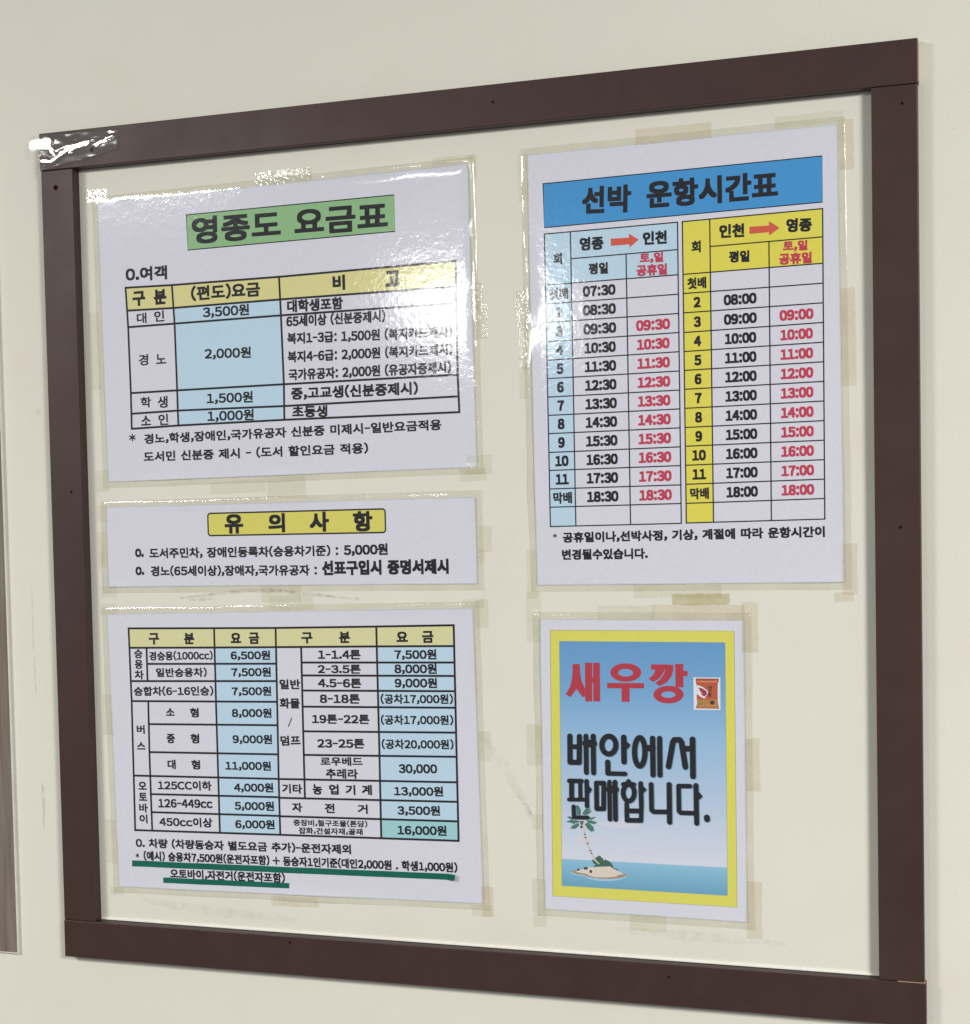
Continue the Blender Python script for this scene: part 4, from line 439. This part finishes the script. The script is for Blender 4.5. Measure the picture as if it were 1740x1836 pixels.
def sheet(key, label):
    cx, cy, a, w_, h_ = SHEETS[key]
    e = empty('notice_sheet', cx, cy, a); tag(e, label, 'notice')
    w2, h2 = w_ / 2, h_ / 2
    mb = MB(); n = 90
    for i in range(n):
        for j in range(n):
            mb.poly([(-w2 + w_ * i / n, -h2 + h_ * j / n), (-w2 + w_ * (i + 1) / n, -h2 + h_ * j / n), (-w2 + w_ * (i + 1) / n, -h2 + h_ * (j + 1) / n), (-w2 + w_ * i / n, -h2 + h_ * (j + 1) / n)], .45)
    p = mb.build('paper', PAPER, e, tri=False)
    bm = bmesh.new(); bm.from_mesh(p.data); bmesh.ops.remove_doubles(bm, verts=bm.verts, dist=1e-6); bm.to_mesh(p.data); bm.free()
    for v in p.data.vertices: v.co.y -= lift(v.co.x * 1000, v.co.z * 1000, w2, h2) * .001
    for q in p.data.polygons: q.use_smooth = True
    m = 4.6 if key != 'p5' else 4.8
    ring(w2, h2, [(m, .12), (m - .3, .30), (2.2, .36), (.9, .468), (0, .482), (-.8, .494)], 'laminate_margin', MARGIN, e)
    return e
P1 = sheet('p1', 'laminated fare sheet with a green title banner, at the upper left inside the frame')
P2 = sheet('p2', 'narrow laminated notice strip with a yellow rounded title box and two lines')
P3 = sheet('p3', 'laminated vehicle fare table with two green tape underlines, at the lower left inside the frame')
P4 = sheet('p4', 'tall laminated sailing timetable with a blue title banner and red weekend times')
P5 = sheet('p5', 'small laminated poster with yellow border, sea picture and palm island')
Z0, Z1, Z2, Z3 = .50, .54, .58, .62
def outline(mb, q, t, z): line(mb, q + [q[0]], t, z)
def rounded(q, r, n=6):
    out = []
    for i in range(4):
        p = Vector(q[i]); a = (Vector(q[i - 1]) - p).normalized(); b = (Vector(q[(i + 1) % 4]) - p).normalized()
        c = p + (a + b) * r
        a0 = math.atan2(-b.y, -b.x); a1 = math.atan2(-a.y, -a.x)
        d = (a1 - a0 + math.pi) % (2 * math.pi) - math.pi
        pts = [tuple(c + Vector((math.cos(a0 + d * k / n), math.sin(a0 + d * k / n))) * r) for k in range(n + 1)]
        out += pts
    return out
def banner(key, parent, fill, t, letters, rad=0):
    q = BOXES[key]
    if rad: q = rounded(q, rad)
    mb = MB(); mb.poly(q, Z0); o = mb.build('title_banner', fill, parent)
    mb = MB(); outline(mb, q, t, Z1); mb.build('border', INK, o)
    lettering('title_lettering', letters, o, INK, Z3)
    return o
def table(key, name, parent, t, letters, extra=()):
    root = MB()
    mats = []
    for c, q in FILLS[key]:
        if C[c] not in mats: mats.append(C[c])
        root.poly(q, Z0, mats.index(C[c]))
    o = root.build(name, mats, parent)
    mb = MB()
    for q in LINES[key]:
        horiz = abs(q[-1][0] - q[0][0]) > abs(q[-1][1] - q[0][1])
        line(mb, q, t, Z2 if horiz else Z2 + .012)
    mb.build('grid_lines', INK, o)
    lettering('cell_lettering', letters, o, INK, Z3)
    return o
banner('p1', P1, C['green'], .75, TEXT['p1title'])
table('p1', 'fare_table', P1, 1.5, TEXT['p1tab'])
for it in (TEXT['p1note'][:1], TEXT['p1note'][1:3], TEXT['p1note'][3:]): note(it, P1)
banner('p2', P2, C['yellow3'], 1.1, TEXT['p2title'], 2.2)
for it in (TEXT['p2note'][:3], TEXT['p2note'][3:]): note(it, P2)
table('p3', 'vehicle_fare_table', P3, 1.5, TEXT['p3tab'])
for it in (TEXT['p3note'][:1], TEXT['p3note'][1:3], TEXT['p3note'][3:]): note(it, P3)
banner('p4', P4, C['banner'], .7, TEXT['p4title'])
t4 = table('p4', 'timetable', P4, .8, TEXT['p4blue'])
lettering('weekend_lettering', TEXT['p4red'], t4, C['red'], Z3 + .02)
for q in ARROWS: mb = MB(); mb.poly(q, Z3); mb.build('arrow', C['arrow'], t4)
for it in (TEXT['p4note'][:2], TEXT['p4note'][2:]): note(it, P4)

# pasted correction slip on the last price of the vehicle table is printed teal; green tape underlines
for k, q in enumerate(GREEN):
    mb = MB(); n = 40
    for i in range(n):
        def at(t):
            a = Vector(q[0]).lerp(Vector(q[1]), t); b = Vector(q[3]).lerp(Vector(q[2]), t)
            wv = .22 * noise.noise(Vector((t * 9, k * 5.0, 0)))
            return (a.x, a.y + wv), (b.x, b.y + wv * .6)
        (a0, b0), (a1, b1) = at(i / n), at((i + 1) / n)
        def zz(t): return .74 + (2.6 * ((t - .97) / .03) ** 2 if (k == 0 and t > .97) else 0)
        v = [B(*b0, zz(i / n)), B(*b1, zz((i + 1) / n)), B(*a1, zz((i + 1) / n)), B(*a0, zz(i / n))]
        mb.raw(v, [[0, 1, 2, 3]])
    mb.build('green_tape', GREENTAPE, P3, tri=False)

# poster
pb = MB(); pb.poly(POSTER['out'], Z0); ob = pb.build('yellow_border', C['yellow5'], P5)
lb = MB(); outline(lb, POSTER['out'], .22, Z0 + .02); lb.build('border_line', C['bush'], ob)
ys = [p[1] for p in POSTER['inn']]
SKY = printed('poster_sky_print', None, (min(ys), max(ys), [(0, rgb(205, 210, 222)), (1, rgb(98, 148, 194)), (.12, rgb(202, 207, 220)), (.38, rgb(172, 192, 214)), (.62, rgb(143, 179, 212)), (.8, rgb(114, 160, 202))]))
SEAM = printed('poster_sea_print', None, (min(ys), min(ys) + 24, [(0, rgb(104, 156, 184)), (1, rgb(146, 190, 212)), (.5, rgb(124, 174, 200))]))
pb = MB(); pb.poly(POSTER['inn'], Z0 + .04); pic = pb.build('sea_picture', SKY, P5)
lb = MB(); outline(lb, POSTER['inn'], .25, Z0 + .05); lb.build('picture_line', C['shade'], pic)
groups = {'sea': 'sea_print', 'cloud': 'cloud_print', 'foam': 'island_print', 'trunk': 'palm_print'}
cur = None; parts = {}; zz = Z0 + .06
for c, q in PIC:
    nm = 'cloud' if c == 'cloud' else 'sea' if c == 'sea' else 'island' if c in ('foam', 'shore', 'sand', 'bush') else 'palm'
    zz += .004
    parts.setdefault(nm, (MB(), []))
    mbx, ms = parts[nm]; m = SEAM if c == 'sea' else C[c]
    if m not in ms: ms.append(m)
    mbx.poly(q, zz, ms.index(m))
for nm, (mbx, ms) in parts.items(): mbx.build('printed_' + nm, ms, pic)
zz += .02
def disc(mb, p, r, z): mb.poly([(p.x + r * math.cos(t * math.pi / 12), p.y + r * math.sin(t * math.pi / 12)) for t in range(24)], z)
def stroke(mb, pts, r, closed, z, dx=0, dy=0):
    """round-ended pen stroke; every overlapping piece gets a height of its own"""
    P = [Vector((p[0] + dx, p[1] + dy)) for p in pts]; n = len(P)
    if closed and n > 12:                       # a smooth ring
        for i in range(n):
            def pair(j):
                d = (P[(j + 1) % n] - P[j - 1]).normalized(); nn = Vector((-d.y, d.x)) * r
                return tuple(P[j % n] + nn), tuple(P[j % n] - nn)
            (a0, b0), (a1, b1) = pair(i), pair((i + 1) % n); mb.poly([a0, a1, b1, b0], z)
        return z + .0018
    for i in range(n if closed else n - 1):
        a, b = P[i], P[(i + 1) % n]; d = (b - a).normalized(); nn = Vector((-d.y, d.x)) * r
        mb.poly([tuple(a + nn), tuple(a - nn), tuple(b - nn), tuple(b + nn)], z); z += .0018
    for p in P: disc(mb, p, r, z); z += .0018
    return z
mbs = MB(); mbk = MB(); za = zz
for pts, r, cl in STROKES: za = stroke(mbs, pts, r, cl, za, .42, -.42)
for q in TICKS: mbs.poly([(x + .42, y - .42) for x, y in q], za); za += .0018
for pts, r, cl in STROKES: za = stroke(mbk, pts, r, cl, za)
for q in TICKS: mbk.poly(q, za); za += .0018
mbs.build('letter_shadow', C['shade'], P5)
mbk.build('black_slogan', INK, P5)
mbr = MB()
for i, q in enumerate(RED): mbr.poly(q, zz + .002 * (i % 5))
for a, b in RINGS:
    n = len(a)
    for i in range(n): mbr.poly([a[i], a[(i + 1) % n], b[(i + 1) % n], b[i]], zz + .012)
mbr.build('red_heading', C['poster_red'], P5)
bm_ = MB(); ms = []; zb = zz
for c, q in BAG:
    zb += .004
    if C[c] not in ms: ms.append(C[c])
    bm_.poly(q, zb, ms.index(C[c]))
bag = bm_.build('printed_snack_packet', ms, P5)
lettering('packet_lettering', TEXT['p5bag'], bag, C['rock'], zb + .006)

# clear tape strips holding the sheets
PAR = {'p1': P1, 'p2': P2, 'p3': P3, 'p4': P4, 'p5': P5}
for ti, (key, x0, y0, x1, y1, kind) in enumerate(TAPES):
    nx = max(4, int((x1 - x0) / 2.2)); ny = max(4, int((y1 - y0) / 2.2))
    w2, h2 = SHEETS[key][3] / 2, SHEETS[key][4] / 2
    mb = MB(); tilt = random.uniform(-.012, .012); cx, cy = (x0 + x1) / 2, (y0 + y1) / 2
    vs = []
    for j in range(ny + 1):
        for i in range(nx + 1):
            x = x0 + (x1 - x0) * i / nx; y = y0 + (y1 - y0) * j / ny
            if i in (0, nx): x += random.uniform(-.3, .3)
            if j in (0, ny): y += random.uniform(-.3, .3)
            X = cx + (x - cx) - tilt * (y - cy); Y = cy + (y - cy) + tilt * (x - cx)
            d = max(abs(X) - w2, abs(Y) - h2)
            base = .80 if d < .6 else .62 if d < 4.6 else .30
            z = base + .35 * abs(noise.noise(Vector((X * .22, Y * .22, ti * 3.7)))) * (.3 if kind == 'g' else 1.6 if kind == 'o' else 1) + .01 * (ti % 5)
            z += lift(X, Y, w2, h2) * (1 if d < 4.6 else max(0, 1 - (d - 4.6) / 5)) * (1 if d < 4.2 else .4)
            vs.append(B(X, Y, z))
    fs = [[j * (nx + 1) + i, j * (nx + 1) + i + 1, (j + 1) * (nx + 1) + i + 1, (j + 1) * (nx + 1) + i] for j in range(ny) for i in range(nx)]
    mb.raw(vs, fs); o = mb.build('tape_strip', TAPE[kind], PAR[key], tri=False, smooth=True)
    if kind == 'o': o['label'] = 'yellowed crinkled tape'

# crumpled tape on the frame's corner: slack film sloping off the lamp, with a few tight flat bands that mirror it
def seg_dist(p, pts):
    best = 1e9
    for a, b in zip(pts[:-1], pts[1:]):
        a = Vector(a); b = Vector(b); t = max(0, min(1, (p - a).dot(b - a) / (b - a).length_squared)); best = min(best, (p - a - (b - a) * t).length)
    return best
BANDS = [([(-378, 284.5), (-368.5, 285.2)], 7.2), ([(-366, 282), (-362.5, 276.5)], 2.6), ([(-372, 271.5), (-364, 270.5), (-352, 277.2), (-340, 280.2), (-333, 281.5)], 3.3),
         ([(-348, 275), (-345, 275.4)], 1.0), ([(-371, 266.8), (-370, 266.9)], .8), ([(-361, 264.9), (-358.6, 265.4)], .8), ([(-324.5, 278.6), (-316, 283), (-311, 284.4)], 1.7), ([(-331, 282.8), (-326, 283.2)], .7), ([(-372.5, 277), (-368, 276)], .8)]
mb = MB(); nx, ny = 150, 60; vs = []
for j in range(ny + 1):
    for i in range(nx + 1):
        u = i / nx; v = j / ny
        x = -382.2 + 76 * u + 1.4 * noise.noise(Vector((v * 6, 4.4, 0))) * (u > .93 or u < .05)
        lo = 262.5 + 12 * u + (15.5 if x < -375.4 else 0) + 1.0 * noise.noise(Vector((u * 9, 1.7, 0))); hi = 290.6 - 2.0 * u + .8 * noise.noise(Vector((u * 8, 7.7, 0)))
        y = lo + (hi - lo) * v; p = Vector((x + .9 * noise.noise(Vector((x * .3, y * .3, 4))), y + .9 * noise.noise(Vector((x * .3, y * .3, 8)))))
        z = 10.2 + .10 * (284 - y) + .25 * noise.noise(Vector((x * .12, y * .2, 2.2)))
        for pts, wd in BANDS:
            m = math.exp(-(seg_dist(p, pts) / wd) ** 4)
            z = z * (1 - m) + (10.55 + .05 * noise.noise(Vector((x * .25, y * .3, 9)))) * m
        vs.append(B(x + 345, y - 280, max(z, 9.3)))
fs = [[j * (nx + 1) + i, j * (nx + 1) + i + 1, (j + 1) * (nx + 1) + i + 1, (j + 1) * (nx + 1) + i] for j in range(ny) for i in range(nx)]
mb.raw(vs, fs); ct = mb.build('crumpled_tape', CRUMPLE, None, tri=False, smooth=True); ct.location = B(-345, 280, 0)
tag(ct, 'crumpled shiny clear tape stuck over the top left corner of the brown frame', 'tape')
